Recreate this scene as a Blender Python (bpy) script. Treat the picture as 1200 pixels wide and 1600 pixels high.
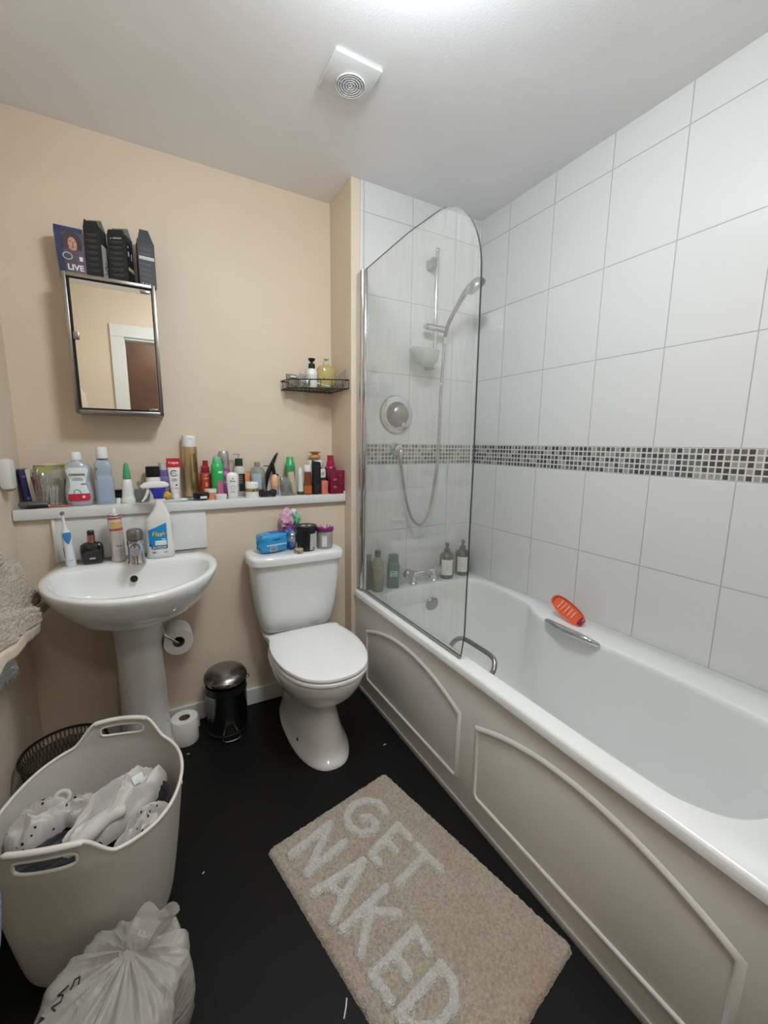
import bpy, bmesh, math, random
import numpy as np
from mathutils import Vector, Matrix, noise
from math import pi, sin, cos, radians
for o in list(bpy.data.objects): bpy.data.objects.remove(o, do_unlink=True)
sc = bpy.context.scene
COL = sc.collection
random.seed(7)

# ---------------------------------------------------------------- camera, light, exposure
CAM_POS = (-1.541, -1.789, 1.218)
R_ = Vector((0.874, -0.486, 0.012)).normalized()
F_ = Vector((0.481, 0.862, -0.162)).normalized()
R_ = (R_ - F_*R_.dot(F_)).normalized()
U_ = R_.cross(F_)
cd = bpy.data.cameras.new('camera')
cam = bpy.data.objects.new('camera', cd); COL.objects.link(cam)
cam.matrix_world = Matrix(((R_.x, U_.x, -F_.x, CAM_POS[0]), (R_.y, U_.y, -F_.y, CAM_POS[1]), (R_.z, U_.z, -F_.z, CAM_POS[2]), (0, 0, 0, 1)))
cd.sensor_fit = 'VERTICAL'; cd.sensor_height = 24.0; cd.lens = 649.7/1600*24.0
cd.clip_start = 0.02
sc.camera = cam
LAMP_E = 63.0
LAMP_COL = (0.88, 0.945, 1.0)
HALL_W = 60.0
sc.view_settings.view_transform = 'Standard'; sc.view_settings.look = 'None'
sc.view_settings.gamma = 1.0; sc.view_settings.use_curve_mapping = False
sc.view_settings.exposure = 0.0
w = bpy.data.worlds.new('world'); sc.world = w; w.use_nodes = True
w.node_tree.nodes['Background'].inputs[0].default_value = (0.75, 0.75, 0.8, 1)
w.node_tree.nodes['Background'].inputs[1].default_value = 0.05

# ---------------------------------------------------------------- helpers
def S2L(c):
    return tuple((x/12.92 if x <= 0.04045 else ((x+0.055)/1.055)**2.4) for x in [v/255 for v in c])
MATS = {}
def mat(name, rgb, rough=0.5, metal=0.0, trans=0.0, ior=1.45, coat=0.0, bump=0.0, bscale=200.0, noise_amt=0.0, nscale=8.0, alpha=1.0, emit=0.0, sss=0.0, sheen=0.0, bdist=0.002):
    if name in MATS: return MATS[name]
    m = bpy.data.materials.new(name); m.use_nodes = True
    nt = m.node_tree; b = nt.nodes['Principled BSDF']
    col = S2L(rgb)+(1,)
    b.inputs['Base Color'].default_value = col
    b.inputs['Roughness'].default_value = rough
    b.inputs['Metallic'].default_value = metal
    b.inputs['IOR'].default_value = ior
    b.inputs['Transmission Weight'].default_value = trans
    b.inputs['Coat Weight'].default_value = coat
    b.inputs['Alpha'].default_value = alpha
    if sheen: b.inputs['Sheen Weight'].default_value = sheen
    if emit:
        b.inputs['Emission Color'].default_value = col; b.inputs['Emission Strength'].default_value = emit
    if bump or noise_amt:
        tc = nt.nodes.new('ShaderNodeTexCoord')
    if bump:
        n = nt.nodes.new('ShaderNodeTexNoise'); n.inputs['Scale'].default_value = bscale; n.inputs['Detail'].default_value = 4
        bp = nt.nodes.new('ShaderNodeBump'); bp.inputs['Strength'].default_value = bump; bp.inputs['Distance'].default_value = bdist
        nt.links.new(tc.outputs['Object'], n.inputs['Vector']); nt.links.new(n.outputs['Fac'], bp.inputs['Height']); nt.links.new(bp.outputs[0], b.inputs['Normal'])
    if noise_amt:
        n = nt.nodes.new('ShaderNodeTexNoise'); n.inputs['Scale'].default_value = nscale; n.inputs['Detail'].default_value = 6
        mx = nt.nodes.new('ShaderNodeMix'); mx.data_type = 'RGBA'
        mx.inputs[6].default_value = tuple(c*(1-noise_amt) for c in col[:3])+(1,); mx.inputs[7].default_value = tuple(min(1, c*(1+noise_amt)) for c in col[:3])+(1,)
        rp = nt.nodes.new('ShaderNodeValToRGB'); rp.color_ramp.elements[0].position = 0.35; rp.color_ramp.elements[1].position = 0.65
        nt.links.new(tc.outputs['Object'], n.inputs['Vector']); nt.links.new(n.outputs['Fac'], rp.inputs[0])
        nt.links.new(rp.outputs[0], mx.inputs[0]); nt.links.new(mx.outputs[2], b.inputs['Base Color'])
    MATS[name] = m
    return m
def schlick(nt, f0=0.04):
    g = nt.nodes.new('ShaderNodeNewGeometry'); d = nt.nodes.new('ShaderNodeVectorMath'); d.operation = 'DOT_PRODUCT'
    nt.links.new(g.outputs['Incoming'], d.inputs[0]); nt.links.new(g.outputs['Normal'], d.inputs[1])
    v = d.outputs['Value']
    for op, b_ in (('ABSOLUTE', None), ('SUBTRACT', 1), ('POWER', 5.0), ('MULTIPLY_ADD', 1-f0)):
        n = nt.nodes.new('ShaderNodeMath'); n.operation = op
        if op == 'SUBTRACT': n.inputs[0].default_value = 1.0; nt.links.new(v, n.inputs[1])
        else:
            nt.links.new(v, n.inputs[0])
            if b_ is not None: n.inputs[1].default_value = b_
            if op == 'MULTIPLY_ADD': n.inputs[2].default_value = f0
        v = n.outputs[0]
    return v
def clear(name, rgb, haze=0.05, haze_rgb=(225, 228, 225), tint=None, refl=1.0):
    """thin-walled glass or plastic: transparent + fresnel gloss + a little milky diffuse"""
    if name in MATS: return MATS[name]
    m = bpy.data.materials.new(name); m.use_nodes = True; nt = m.node_tree
    nt.nodes.clear()
    out = nt.nodes.new('ShaderNodeOutputMaterial')
    tr = nt.nodes.new('ShaderNodeBsdfTransparent'); tr.inputs[0].default_value = S2L(rgb)+(1,)
    df = nt.nodes.new('ShaderNodeBsdfDiffuse'); df.inputs[0].default_value = S2L(haze_rgb)+(1,)
    gl = nt.nodes.new('ShaderNodeBsdfGlossy'); gl.inputs['Roughness'].default_value = 0.02
    fr = schlick(nt)
    m1 = nt.nodes.new('ShaderNodeMixShader'); m1.inputs[0].default_value = haze
    m2 = nt.nodes.new('ShaderNodeMixShader')
    nt.links.new(tr.outputs[0], m1.inputs[1]); nt.links.new(df.outputs[0], m1.inputs[2])
    mu = nt.nodes.new('ShaderNodeMath'); mu.operation = 'MULTIPLY'; mu.inputs[1].default_value = refl
    nt.links.new(fr, mu.inputs[0]); nt.links.new(mu.outputs[0], m2.inputs[0])
    nt.links.new(m1.outputs[0], m2.inputs[1]); nt.links.new(gl.outputs[0], m2.inputs[2])
    nt.links.new(m2.outputs[0], out.inputs[0])
    MATS[name] = m; m['mix'] = 1
    return m

class MB:
    def __init__(s): s.v = []; s.f = []
    def add(s, vs, fs, M=None):
        n = len(s.v)
        for p in vs:
            p = Vector(p)
            s.v.append(tuple(M @ p) if M is not None else tuple(p))
        s.f += [tuple(i+n for i in f) for f in fs]
        return s
    def box(s, c, d, bev=0.0, M=None, seg=2):
        bm = bmesh.new(); bmesh.ops.create_cube(bm, size=1)
        for v in bm.verts: v.co = Vector((c[0]+v.co.x*d[0], c[1]+v.co.y*d[1], c[2]+v.co.z*d[2]))
        if bev > 0: bmesh.ops.bevel(bm, geom=bm.edges[:], offset=min(bev, min(d)*0.45), segments=seg, profile=0.5, affect='EDGES')
        bm.verts.index_update()
        s.add([v.co for v in bm.verts], [[v.index for v in f.verts] for f in bm.faces], M); bm.free(); return s
    def loft(s, rings, cap0=True, cap1=True, closed=True, M=None):
        n = len(rings[0]); vs = [p for r in rings for p in r]; fs = []
        m = n if closed else n-1
        for k in range(len(rings)-1):
            for i in range(m):
                j = (i+1) % n
                fs.append((k*n+i, k*n+j, (k+1)*n+j, (k+1)*n+i))
        if cap0: fs.append(tuple(reversed(range(n))))
        if cap1: fs.append(tuple((len(rings)-1)*n+i for i in range(n)))
        s.add(vs, fs, M); return s
    def lathe(s, prof, seg=28, sx=1, sy=1, M=None, cap0=True, cap1=True, e=2.0):
        rings = [ring(0, 0, z, max(r, 1e-5)*sx, max(r, 1e-5)*sy, seg, e) for r, z in prof]
        return s.loft(rings, cap0, cap1, M=M)
    def tube(s, pts, r, seg=10, M=None, closed=False, cap=True):
        pts = [Vector(p) for p in pts]; n = len(pts)
        rr = r if isinstance(r, (list, tuple)) else [r]*n
        rings = []; up = None
        for i, p in enumerate(pts):
            if closed: t = (pts[(i+1) % n]-pts[i-1]).normalized()
            else: t = (pts[min(i+1, n-1)]-pts[max(i-1, 0)]).normalized()
            if up is None: up = Vector((0, 0, 1)) if abs(t.z) < 0.9 else Vector((1, 0, 0))
            a = (up - t*up.dot(t))
            if a.length < 1e-6: a = t.orthogonal()
            a.normalize(); b = t.cross(a); up = a
            rings.append([p + (a*cos(2*pi*k/seg)+b*sin(2*pi*k/seg))*rr[i] for k in range(seg)])
        if closed: rings.append(rings[0])
        return s.loft(rings, cap and not closed, cap and not closed, M=M)
    def prism(s, poly, y0, y1, M=None, bev=0.0):
        """poly in x,z extruded in y"""
        bm = bmesh.new(); vs = [bm.verts.new((x, y0, z)) for x, z in poly]; f = bm.faces.new(vs)
        r = bmesh.ops.extrude_face_region(bm, geom=[f])
        for v in r['geom']:
            if isinstance(v, bmesh.types.BMVert): v.co.y = y1
        bmesh.ops.recalc_face_normals(bm, faces=bm.faces[:])
        if bev > 0: bmesh.ops.bevel(bm, geom=bm.edges[:], offset=bev, segments=2, profile=0.5, affect='EDGES')
        bm.verts.index_update()
        s.add([v.co for v in bm.verts], [[v.index for v in f.verts] for f in bm.faces], M); bm.free(); return s
    def sphere(s, c, r, seg=20, M=None):
        rx, ry, rz = (r, r, r) if not isinstance(r, tuple) else r
        n = seg//2; rings = []
        for k in range(n+1):
            t = pi*k/n; rings.append([(c[0]+rx*max(sin(t), 1e-4)*cos(2*pi*i/seg), c[1]+ry*max(sin(t), 1e-4)*sin(2*pi*i/seg), c[2]-rz*cos(t)) for i in range(seg)])
        return s.loft(rings, M=M)
    def patch(s, r, a0, a1, z0, z1, n=10, sy=1.0, M=None, th=0.0004, shape=None):
        """label wrapped on the front (-y) of a cylinder"""
        rows = []
        nz = 2 if shape is None else 12
        for j in range(nz):
            z = z0+(z1-z0)*j/(nz-1); k = 1 if shape is None else shape(j/(nz-1))
            rows.append([((r+th)*sin((a0+(a1-a0)*i/n)*k), -(r+th)*sy*cos((a0+(a1-a0)*i/n)*k), z) for i in range(n+1)])
        return s.loft(rows, False, False, closed=False, M=M)
def ring(cx, cy, z, a, b, n=32, e=2.0):
    out = []
    for i in range(n):
        t = 2*pi*i/n; c, s_ = cos(t), sin(t)
        out.append((cx+a*math.copysign(abs(c)**(2/e), c), cy+b*math.copysign(abs(s_)**(2/e), s_), z))
    return out
def obj(name, mb, m, parent=None, smooth=True, ang=40, label=None, loc=None, rot=None):
    me = bpy.data.meshes.new(name)
    if isinstance(mb, MB): me.from_pydata(mb.v, [], mb.f)
    else: me = mb
    me.update()
    bm = bmesh.new(); bm.from_mesh(me)
    if not name.startswith(('lettering', 'paper_label', 'towel')): bmesh.ops.recalc_face_normals(bm, faces=bm.faces[:])
    bm.to_mesh(me); bm.free()
    me.materials.clear(); me.materials.append(m)
    if smooth:
        me.shade_smooth(); me.set_sharp_from_angle(angle=radians(ang))
    o = bpy.data.objects.new(name, me); COL.objects.link(o)
    if parent: o.parent = parent
    if loc: o.location = loc
    if rot: o.rotation_euler = rot
    if label: o['label'] = label
    return o
def thing(name, label, cat, loc=(0, 0, 0), rz=0.0, group=None, rot=None):
    o = bpy.data.objects.new(name, None); COL.objects.link(o); o.empty_display_size = 0.05
    o.location = loc; o.rotation_euler = rot if rot else (0, 0, rz)
    tag(o, label, cat, group); return o
def tag(o, label, cat, group=None):
    o['label'] = label; o['category'] = cat
    if group: o['group'] = group
    return o
def struct(name, mb, m, smooth=False):
    o = obj(name, mb, m, None, smooth); o['kind'] = 'structure'; return o
def text(name, s, size, m, parent, x=0, y=0, z=0, r=None, depth=0.0004, sx=1.0, shear=0.0, rot=0.0, bold=0.0, align='CENTER', sy=1.0, M=None, label=None):
    """lettering standing upright, facing -y; r wraps it round a cylinder"""
    cu = bpy.data.curves.new(name, 'FONT'); cu.body = s; cu.size = size; cu.align_x = align; cu.align_y = 'CENTER'
    cu.extrude = depth; cu.shear = shear; cu.offset = bold; cu.resolution_u = 3
    to = bpy.data.objects.new('tmp', cu); COL.objects.link(to)
    dg = bpy.context.evaluated_depsgraph_get(); dg.update()
    me = bpy.data.meshes.new_from_object(to.evaluated_get(dg)); bpy.data.objects.remove(to, do_unlink=True)
    for v in me.vertices:
        a, b, c = v.co.x*sx, v.co.y, v.co.z
        a, b = a*cos(rot)-b*sin(rot), a*sin(rot)+b*cos(rot)
        a += x
        if r: p = Vector((sin(a/r)*(r+c), -(r+c)*sy*cos(a/r), b+z)) + Vector((0, y, 0))
        else: p = Vector((a, y-c, b+z))
        v.co = M @ p if M is not None else p
    return obj(name, me, m, parent, smooth=False, label=label)
def crv(keys, per=6, closed=True):
    n = len(keys); out = []
    K = [Vector(k) for k in keys]
    for i in range(n if closed else n-1):
        if closed: p0, p1, p2, p3 = K[i-1], K[i], K[(i+1) % n], K[(i+2) % n]
        else: p0, p1, p2, p3 = K[max(i-1, 0)], K[i], K[i+1], K[min(i+2, n-1)]
        for k in range(per):
            t = k/per
            out.append(0.5*((2*p1)+(-p0+p2)*t+(2*p0-5*p1+4*p2-p3)*t*t+(-p0+3*p1-3*p2+p3)*t**3))
    if not closed: out.append(K[-1])
    return out
def tocam(x, y, k=0.5):
    """angle turning a front (-y) part-way towards the room"""
    return math.atan2(CAM_POS[0]-x, -(CAM_POS[1]-y))*k*1.0

# ---------------------------------------------------------------- setting
FZ, CZ = 0.0, 2.332
XL, YU, YL, XB, XT = -1.973, 0.24, 0.078, -0.722, -0.677
YB = -1.90
def wallmat(name, rgb, rough=0.6, bump=0.25):
    m = mat(name, rgb, rough, bump=bump, bscale=260, noise_amt=0.02, nscale=3, bdist=0.0012); return m
cream = wallmat('cream_paint', (222, 206, 184))
ceilm = wallmat('ceiling_paint', (245, 246, 248), 0.8, 0.35)
white_gloss = mat('white_gloss_paint', (225, 226, 224), 0.3)

def tile_material(name, axis, u0, pitch):
    m = bpy.data.materials.new(name); m.use_nodes = True; nt = m.node_tree; b = nt.nodes['Principled BSDF']
    L = nt.links.new
    geo = nt.nodes.new('ShaderNodeNewGeometry'); sp = nt.nodes.new('ShaderNodeSeparateXYZ'); L(geo.outputs['Position'], sp.inputs[0])
    U = sp.outputs[axis]; Z = sp.outputs[2]
    def MT(op, a, b_=None, c=None):
        n = nt.nodes.new('ShaderNodeMath'); n.operation = op
        for i, v in enumerate([a, b_, c]):
            if v is None: continue
            if isinstance(v, (int, float)): n.inputs[i].default_value = v
            else: L(v, n.inputs[i])
        return n.outputs[0]
    def per(v, o, p):   # distance to nearest line of a periodic set
        t = MT('PINGPONG', MT('SUBTRACT', v, o), p/2) if False else None
        f = MT('FRACT', MT('ADD', MT('DIVIDE', MT('SUBTRACT', v, o), p), 0.5))
        return MT('MULTIPLY', MT('ABSOLUTE', MT('SUBTRACT', f, 0.5)), p)
    d = per(U, u0, pitch)
    for zl in (0.4553, 0.787, 1.118, 1.217, 1.549, 1.880, 2.212):
        d = MT('MINIMUM', d, MT('ABSOLUTE', MT('SUBTRACT', Z, zl)))
    gr = MT('SUBTRACT', 1.0, MT('DIVIDE', MT('SUBTRACT', d, 0.0007), 0.0012)); gr = MT('MINIMUM', MT('MAXIMUM', gr, 0), 1)
    # mosaic band
    q = 0.0197
    inb = MT('MULTIPLY', MT('GREATER_THAN', Z, 1.1195), MT('LESS_THAN', Z, 1.2165))
    du = per(U, u0, pitch/13); dz = per(Z, 1.1182, 0.0988/5)
    cell = MT('GREATER_THAN', MT('MINIMUM', du, dz), 0.0024)
    cu = MT('FLOOR', MT('DIVIDE', MT('SUBTRACT', U, u0), pitch/13)); cz = MT('FLOOR', MT('DIVIDE', MT('SUBTRACT', Z, 1.1182), 0.0988/5))
    cmb = nt.nodes.new('ShaderNodeCombineXYZ'); L(cu, cmb.inputs[0]); L(cz, cmb.inputs[1])
    wn = nt.nodes.new('ShaderNodeTexWhiteNoise'); wn.noise_dimensions = '2D'; L(cmb.outputs[0], wn.inputs['Vector'])
    cr = nt.nodes.new('ShaderNodeValToRGB'); cr.color_ramp.interpolation = 'CONSTANT'
    e = cr.color_ramp.elements; e[0].position = 0; e[0].color = S2L((72, 70, 70))+(1,); e[1].position = 0.45; e[1].color = S2L((104, 102, 100))+(1,)
    n3 = e.new(0.72); n3.color = S2L((150, 149, 147))+(1,)
    L(wn.outputs['Value'], cr.inputs[0])
    cm = MT('MULTIPLY', inb, cell)
    mx = nt.nodes.new('ShaderNodeMix'); mx.data_type = 'RGBA'
    mx.inputs[6].default_value = S2L((216, 217, 217))+(1,); mx.inputs[7].default_value = S2L((170, 170, 167))+(1,); L(gr, mx.inputs[0])
    mb = nt.nodes.new('ShaderNodeMix'); mb.data_type = 'RGBA'; mb.inputs[7].default_value = S2L((206, 206, 202))+(1,)
    L(mx.outputs[2], mb.inputs[6]); L(inb, mb.inputs[0])
    mz = nt.nodes.new('ShaderNodeMix'); mz.data_type = 'RGBA'; L(mb.outputs[2], mz.inputs[6]); L(cr.outputs[0], mz.inputs[7]); L(cm, mz.inputs[0])
    L(mz.outputs[2], b.inputs['Base Color'])
    gg = MT('MAXIMUM', gr, MT('MULTIPLY', inb, MT('SUBTRACT', 1.0, cell)))
    L(MT('ADD', MT('MULTIPLY', gg, 0.5), 0.13), b.inputs['Roughness'])
    bp = nt.nodes.new('ShaderNodeBump'); bp.inputs['Strength'].default_value = 0.6; bp.inputs['Distance'].default_value = 0.002
    tc = nt.nodes.new('ShaderNodeTexNoise'); tc.inputs['Scale'].default_value = 5.0; L(geo.outputs['Position'], tc.inputs['Vector'])
    L(MT('ADD', MT('SUBTRACT', 1.0, gg), MT('MULTIPLY', tc.outputs['Fac'], 1.2)), bp.inputs['Height']); L(bp.outputs[0], b.inputs['Normal'])
    return m
tile_r = tile_material('white_wall_tiles_side', 1, -0.2013, 0.252)
tile_e = tile_material('white_wall_tiles_end', 0, -0.408, 0.252)

# floor: near-black vinyl planks
fm = bpy.data.materials.new('black_floor'); fm.use_nodes = True; nt = fm.node_tree; b = nt.nodes['Principled BSDF']
tc = nt.nodes.new('ShaderNodeTexCoord'); br = nt.nodes.new('ShaderNodeTexBrick')
br.inputs['Scale'].default_value = 1.0; br.inputs['Brick Width'].default_value = 0.6; br.inputs['Row Height'].default_value = 0.3; br.inputs['Mortar Size'].default_value = 0.0012
br.inputs['Color1'].default_value = S2L((19, 18, 18))+(1,); br.inputs['Color2'].default_value = S2L((15, 14, 14))+(1,); br.inputs['Mortar'].default_value = S2L((10, 9, 9))+(1,)
ns = nt.nodes.new('ShaderNodeTexNoise'); ns.inputs['Scale'].default_value = 40; ns.inputs['Detail'].default_value = 8
sp_ = nt.nodes.new('ShaderNodeTexNoise'); sp_.inputs['Scale'].default_value = 160; sp_.inputs['Detail'].default_value = 1
rp = nt.nodes.new('ShaderNodeValToRGB'); rp.color_ramp.elements[0].position = 0.79; rp.color_ramp.elements[1].position = 0.83; rp.color_ramp.elements[1].color = (0.12, 0.12, 0.12, 1)
add = nt.nodes.new('ShaderNodeMix'); add.data_type = 'RGBA'; add.blend_type = 'ADD'; add.inputs[0].default_value = 1
bp = nt.nodes.new('ShaderNodeBump'); bp.inputs['Strength'].default_value = 0.3; bp.inputs['Distance'].default_value = 0.001
nt.links.new(tc.outputs['Object'], br.inputs['Vector']); nt.links.new(tc.outputs['Object'], ns.inputs['Vector']); nt.links.new(tc.outputs['Object'], sp_.inputs['Vector'])
nt.links.new(sp_.outputs['Fac'], rp.inputs[0]); nt.links.new(br.outputs['Color'], add.inputs[6]); nt.links.new(rp.outputs[0], add.inputs[7])
nt.links.new(add.outputs[2], b.inputs['Base Color']); nt.links.new(ns.outputs['Fac'], bp.inputs['Height']); nt.links.new(bp.outputs[0], b.inputs['Normal'])
b.inputs['Roughness'].default_value = 0.5; b.inputs['Specular IOR Level'].default_value = 0.22

T_ = 0.1
struct('floor', MB().box(((XL+0.0)/2, -1.35, -T_/2), (2.3, 3.5, T_)), fm)
struct('ceiling', MB().box(((XL)/2, -1.35, CZ+T_/2), (2.3, 3.5, T_)), ceilm)
struct('wall_left', MB().box((XL-T_/2, (YB+YU)/2, CZ/2), (T_, YU-YB+0.02, CZ)), cream)
struct('wall_right', MB().box((T_/2, (YB+0.2)/2, CZ/2), (T_, 0.2-YB, CZ)), tile_r)
struct('wall_back', MB().box(((XL+XB)/2, YU+T_/2, CZ/2), (XB-XL+0.2, T_, CZ)), cream)
struct('wall_low_back', MB().box(((XL+XB)/2, (YL+YU)/2, 0.939/2), (XB-XL, YU-YL, 0.9388)), cream)
struct('wall_end', MB().box((XT/2, 0.12, CZ/2), (-XT, 0.24, CZ)), tile_e)
struct('wall_boxing', MB().box(((XB+XT)/2, 0.125, CZ/2), (XT-XB, 0.25, CZ), 0.002), cream)
struct('trim_tile_edge', MB().box((XT+0.002, -0.0025, (0.51+CZ)/2), (0.006, 0.006, CZ-0.51), 0.002), mat('tile_trim', (232, 233, 232), 0.3))
struct('trim_corner', MB().tube([(-0.004, -0.004, 0.512), (-0.004, -0.004, CZ)], 0.004, 8), mat('sealant', (224, 225, 223), 0.4), True)
# wall with the doorway behind the viewer, closing wall at the bath foot
struct('wall_foot', MB().box((-0.355, -1.74, CZ/2), (0.71, 0.08, CZ)), cream)
struct('wall_door_left', MB().box(((XL-1.70)/2, YB-0.05, CZ/2), (-1.70-XL, 0.1, CZ)), cream)
struct('wall_door_right', MB().box(((-0.88)/2, YB-0.05, CZ/2), (0.88, 0.1, CZ)), cream)
struct('wall_door_over', MB().box((-1.29, YB-0.05, (2.03+CZ)/2), (0.82, 0.1, CZ-2.03)), cream)
dm = struct('door_1', MB().box((-1.705, YB+0.008, 1.00), (0.09, 0.02, 2.00), 0.004).box((-0.875, YB+0.008, 1.00), (0.09, 0.02, 2.00), 0.004).box((-1.29, YB+0.008, 2.045), (0.92, 0.02, 0.09), 0.004)
       .box((-1.672, YB-0.05, 1.0), (0.03, 0.1, 2.0)).box((-0.905, YB-0.05, 1.0), (0.03, 0.1, 2.0)).box((-1.29, YB-0.05, 2.0), (0.76, 0.1, 0.03)), white_gloss)
brown = mat('dark_brown_paint', (88, 66, 54), 0.5, noise_amt=0.08)
struct('wall_hall_far', MB().box((-1.2, -3.0, CZ/2), (2.3, 0.1, CZ)), brown)
struct('wall_hall_left', MB().box((-2.1, -2.5, CZ/2), (0.1, 1.2, CZ)), cream)
struct('wall_hall_right', MB().box((-0.3, -2.5, CZ/2), (0.1, 1.2, CZ)), cream)
t = thing('hall_fill_light', 'added round fill light, unseen in the hallway behind the open doorway', 'ceiling light', (-1.35, -2.45, CZ))  # unseen fitting, added to send soft fill into the room through the doorway
obj('base_plate', MB().lathe([(.12, -.015), (.125, -.012), (.125, 0)], 30), white_gloss, t)
hm_ = mat('hall_fill_diffuser', (255, 255, 255), .4, emit=1); hm_.node_tree.nodes['Principled BSDF'].inputs['Emission Color'].default_value = (1, .93, .84, 1)
hm_.node_tree.nodes['Principled BSDF'].inputs['Emission Strength'].default_value = HALL_W
obj('diffuser', MB().lathe([(.001, -.075), (.07, -.068), (.11, -.045), (.118, -.015)], 30), hm_, t)
# skirting
struct('baseboard_back', MB().box(((XL+XB)/2, YL-0.0075, 0.04), (XB-XL-0.002, 0.015, 0.08), 0.004), white_gloss)
struct('baseboard_left', MB().box((XL+0.0075, (YB+YL)/2, 0.04), (0.015, YL-YB-0.03, 0.08), 0.004), white_gloss)

# ---------------------------------------------------------------- ceiling lamp, vent
t = thing('ceiling_light', 'round white flush ceiling light with a lit dome, out of frame above the doorway side', 'ceiling light', (-1.05, -1.06, CZ))
obj('base_plate', MB().lathe([(0.152, -0.02), (0.158, -0.018), (0.158, 0.0)], 40), white_gloss, t)
em = mat('lamp_diffuser', (255, 255, 255), 0.4, emit=1)
em.node_tree.nodes['Principled BSDF'].inputs['Emission Color'].default_value = LAMP_COL+(1,)
em.node_tree.nodes['Principled BSDF'].inputs['Emission Strength'].default_value = LAMP_E
obj('diffuser', MB().lathe([(0.001, -0.125), (0.07, -0.122), (0.12, -0.11), (0.145, -0.088), (0.15, -0.06), (0.15, -0.02)], 40), em, t)

t = thing('extractor_vent', 'square white plastic extractor vent with round ringed grille on the ceiling', 'vent', (-0.926, -0.436, CZ))
vp = mat('vent_plastic', (232, 234, 236), 0.35)
obj('cover_plate', MB().box((0, 0, -0.005), (0.152, 0.152, 0.010), 0.004), vp, t)
g = MB()
for k, r in enumerate((0.006, 0.014, 0.022, 0.030, 0.038, 0.045)):
    g.tube([(r*cos(a*2*pi/32)+0.008, r*sin(a*2*pi/32)+0.012, -0.0135) for a in range(32)], 0.0022, 6, closed=True)
for a in (0, pi/2): g.box((0.008, 0.012, -0.0125), (0.09*abs(cos(a))+0.003, 0.09*abs(sin(a))+0.003, 0.002))
obj('grille', g, vp, t, label='concentric ringed grille')
obj('grille_opening', MB().lathe([(0.046, -0.0122), (0.046, -0.0119)], 32), mat('vent_dark', (150, 156, 165), 0.6), t, loc=(0.008, 0.012, 0))

# ---------------------------------------------------------------- bath
acrylic = mat('white_acrylic', (232, 234, 233), 0.16, coat=0.4)
ceramic = mat('white_ceramic', (232, 233, 232), 0.12, coat=0.5)
chrome = mat('chrome', (205, 207, 210), 0.08, metal=1.0)
satin = mat('satin_steel', (150, 148, 145), 0.28, metal=1.0)
RZ = 0.51
bath = thing('bathtub', 'white acrylic bathtub along the tiled wall with a soap recess ledge', 'bathtub', (0, 0, 0))
inner = [(-.645, -.30), (-.645, -.65), (-.645, -1.0), (-.645, -1.36), (-.632, -1.45), (-.585, -1.515), (-.49, -1.55), (-.36, -1.56), (-.25, -1.545), (-.19, -1.49), (-.168, -1.40), (-.158, -1.22), (-.158, -.95), (-.16, -.78),
         (-.158, -.68), (-.125, -.60), (-.085, -.53), (-.066, -.42), (-.06, -.25), (-.085, -.155), (-.16, -.125), (-.37, -.115), (-.57, -.13), (-.63, -.19)]
innerb = [(-.565, -.36), (-.57, -.65), (-.565, -.95), (-.55, -1.12), (-.53, -1.17), (-.49, -1.20), (-.43, -1.22), (-.36, -1.225), (-.29, -1.22), (-.24, -1.20), (-.22, -1.14), (-.20, -1.05), (-.19, -.92), (-.185, -.80),
          (-.18, -.70), (-.175, -.62), (-.17, -.53), (-.17, -.42), (-.17, -.30), (-.19, -.215), (-.24, -.19), (-.37, -.18), (-.50, -.19), (-.55, -.26)]
def ol(p, s, grow=0.0):   # outline with sideways growth
    cx, cy = -.36, -.8
    return p
A = crv([(x, y, 0) for x, y in inner], 6); B = crv([(x, y, 0) for x, y in innerb], 6)
rings = []
def inset(P, d):
    n = len(P); out = []
    for i in range(n):
        t = (P[(i+1) % n]-P[i-1]).normalized(); out.append(P[i]+Vector((-t.y, t.x, 0))*d)
    return out
def outer_ring(n_keys, z, x0, x1, y0, y1):
    out = []
    for a in A:
        # project from the centre line onto the rectangle
        cy = min(max(a.y, -1.30), -.40); d = (a - Vector((-.36, cy, 0)))
        sx = ((x0 if d.x < 0 else x1)+.36)/d.x if abs(d.x) > 1e-6 else 1e9
        sy = ((y0 if d.y < 0 else y1)-cy)/d.y if abs(d.y) > 1e-6 else 1e9
        if abs(d.y) < 1e-6: s_ = sx
        else: s_ = min(sx, sy)
        out.append(Vector((-.36+d.x*s_, cy+d.y*s_, z)))
    return out
def at(P, z): return [Vector((p.x, p.y, z)) for p in P]
ri = [outer_ring(0, RZ-.028, -.712, -.0015, -1.698, -.0015), outer_ring(0, RZ-.008, -.712, -.0015, -1.698, -.0015), outer_ring(0, RZ-.001, -.707, -.003, -1.695, -.003), outer_ring(0, RZ+.001, -.698, -.006, -1.69, -.006)]
Ao = inset(A, 0.012) if inset(A, 0.012)[0].x < A[0].x else inset(A, -0.012)
ri.append(at(Ao, RZ)); 
Am = [(a+o)/2 for a, o in zip(A, Ao)]
ri.append(at(Am, RZ-.001)); ri.append(at(A, RZ-.007))
for s_, z in ((.03, .485), (.07, .45), (.14, .39), (.24, .31), (.36, .235), (.5, .18), (.66, .147), (.82, .128), (.95, .12), (1, .118)):
    ri.append([Vector((a.x*(1-s_)+b_.x*s_, a.y*(1-s_)+b_.y*s_, z)) for a, b_ in zip(A, B)])
cen = [Vector((-.37+(b_.x+.37)*.3, -.68+(b_.y+.68)*.3, .113)) for b_ in B]; ri.append(cen)
obj('shell', MB().loft(ri, False, True), acrylic, bath, ang=60)
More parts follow.
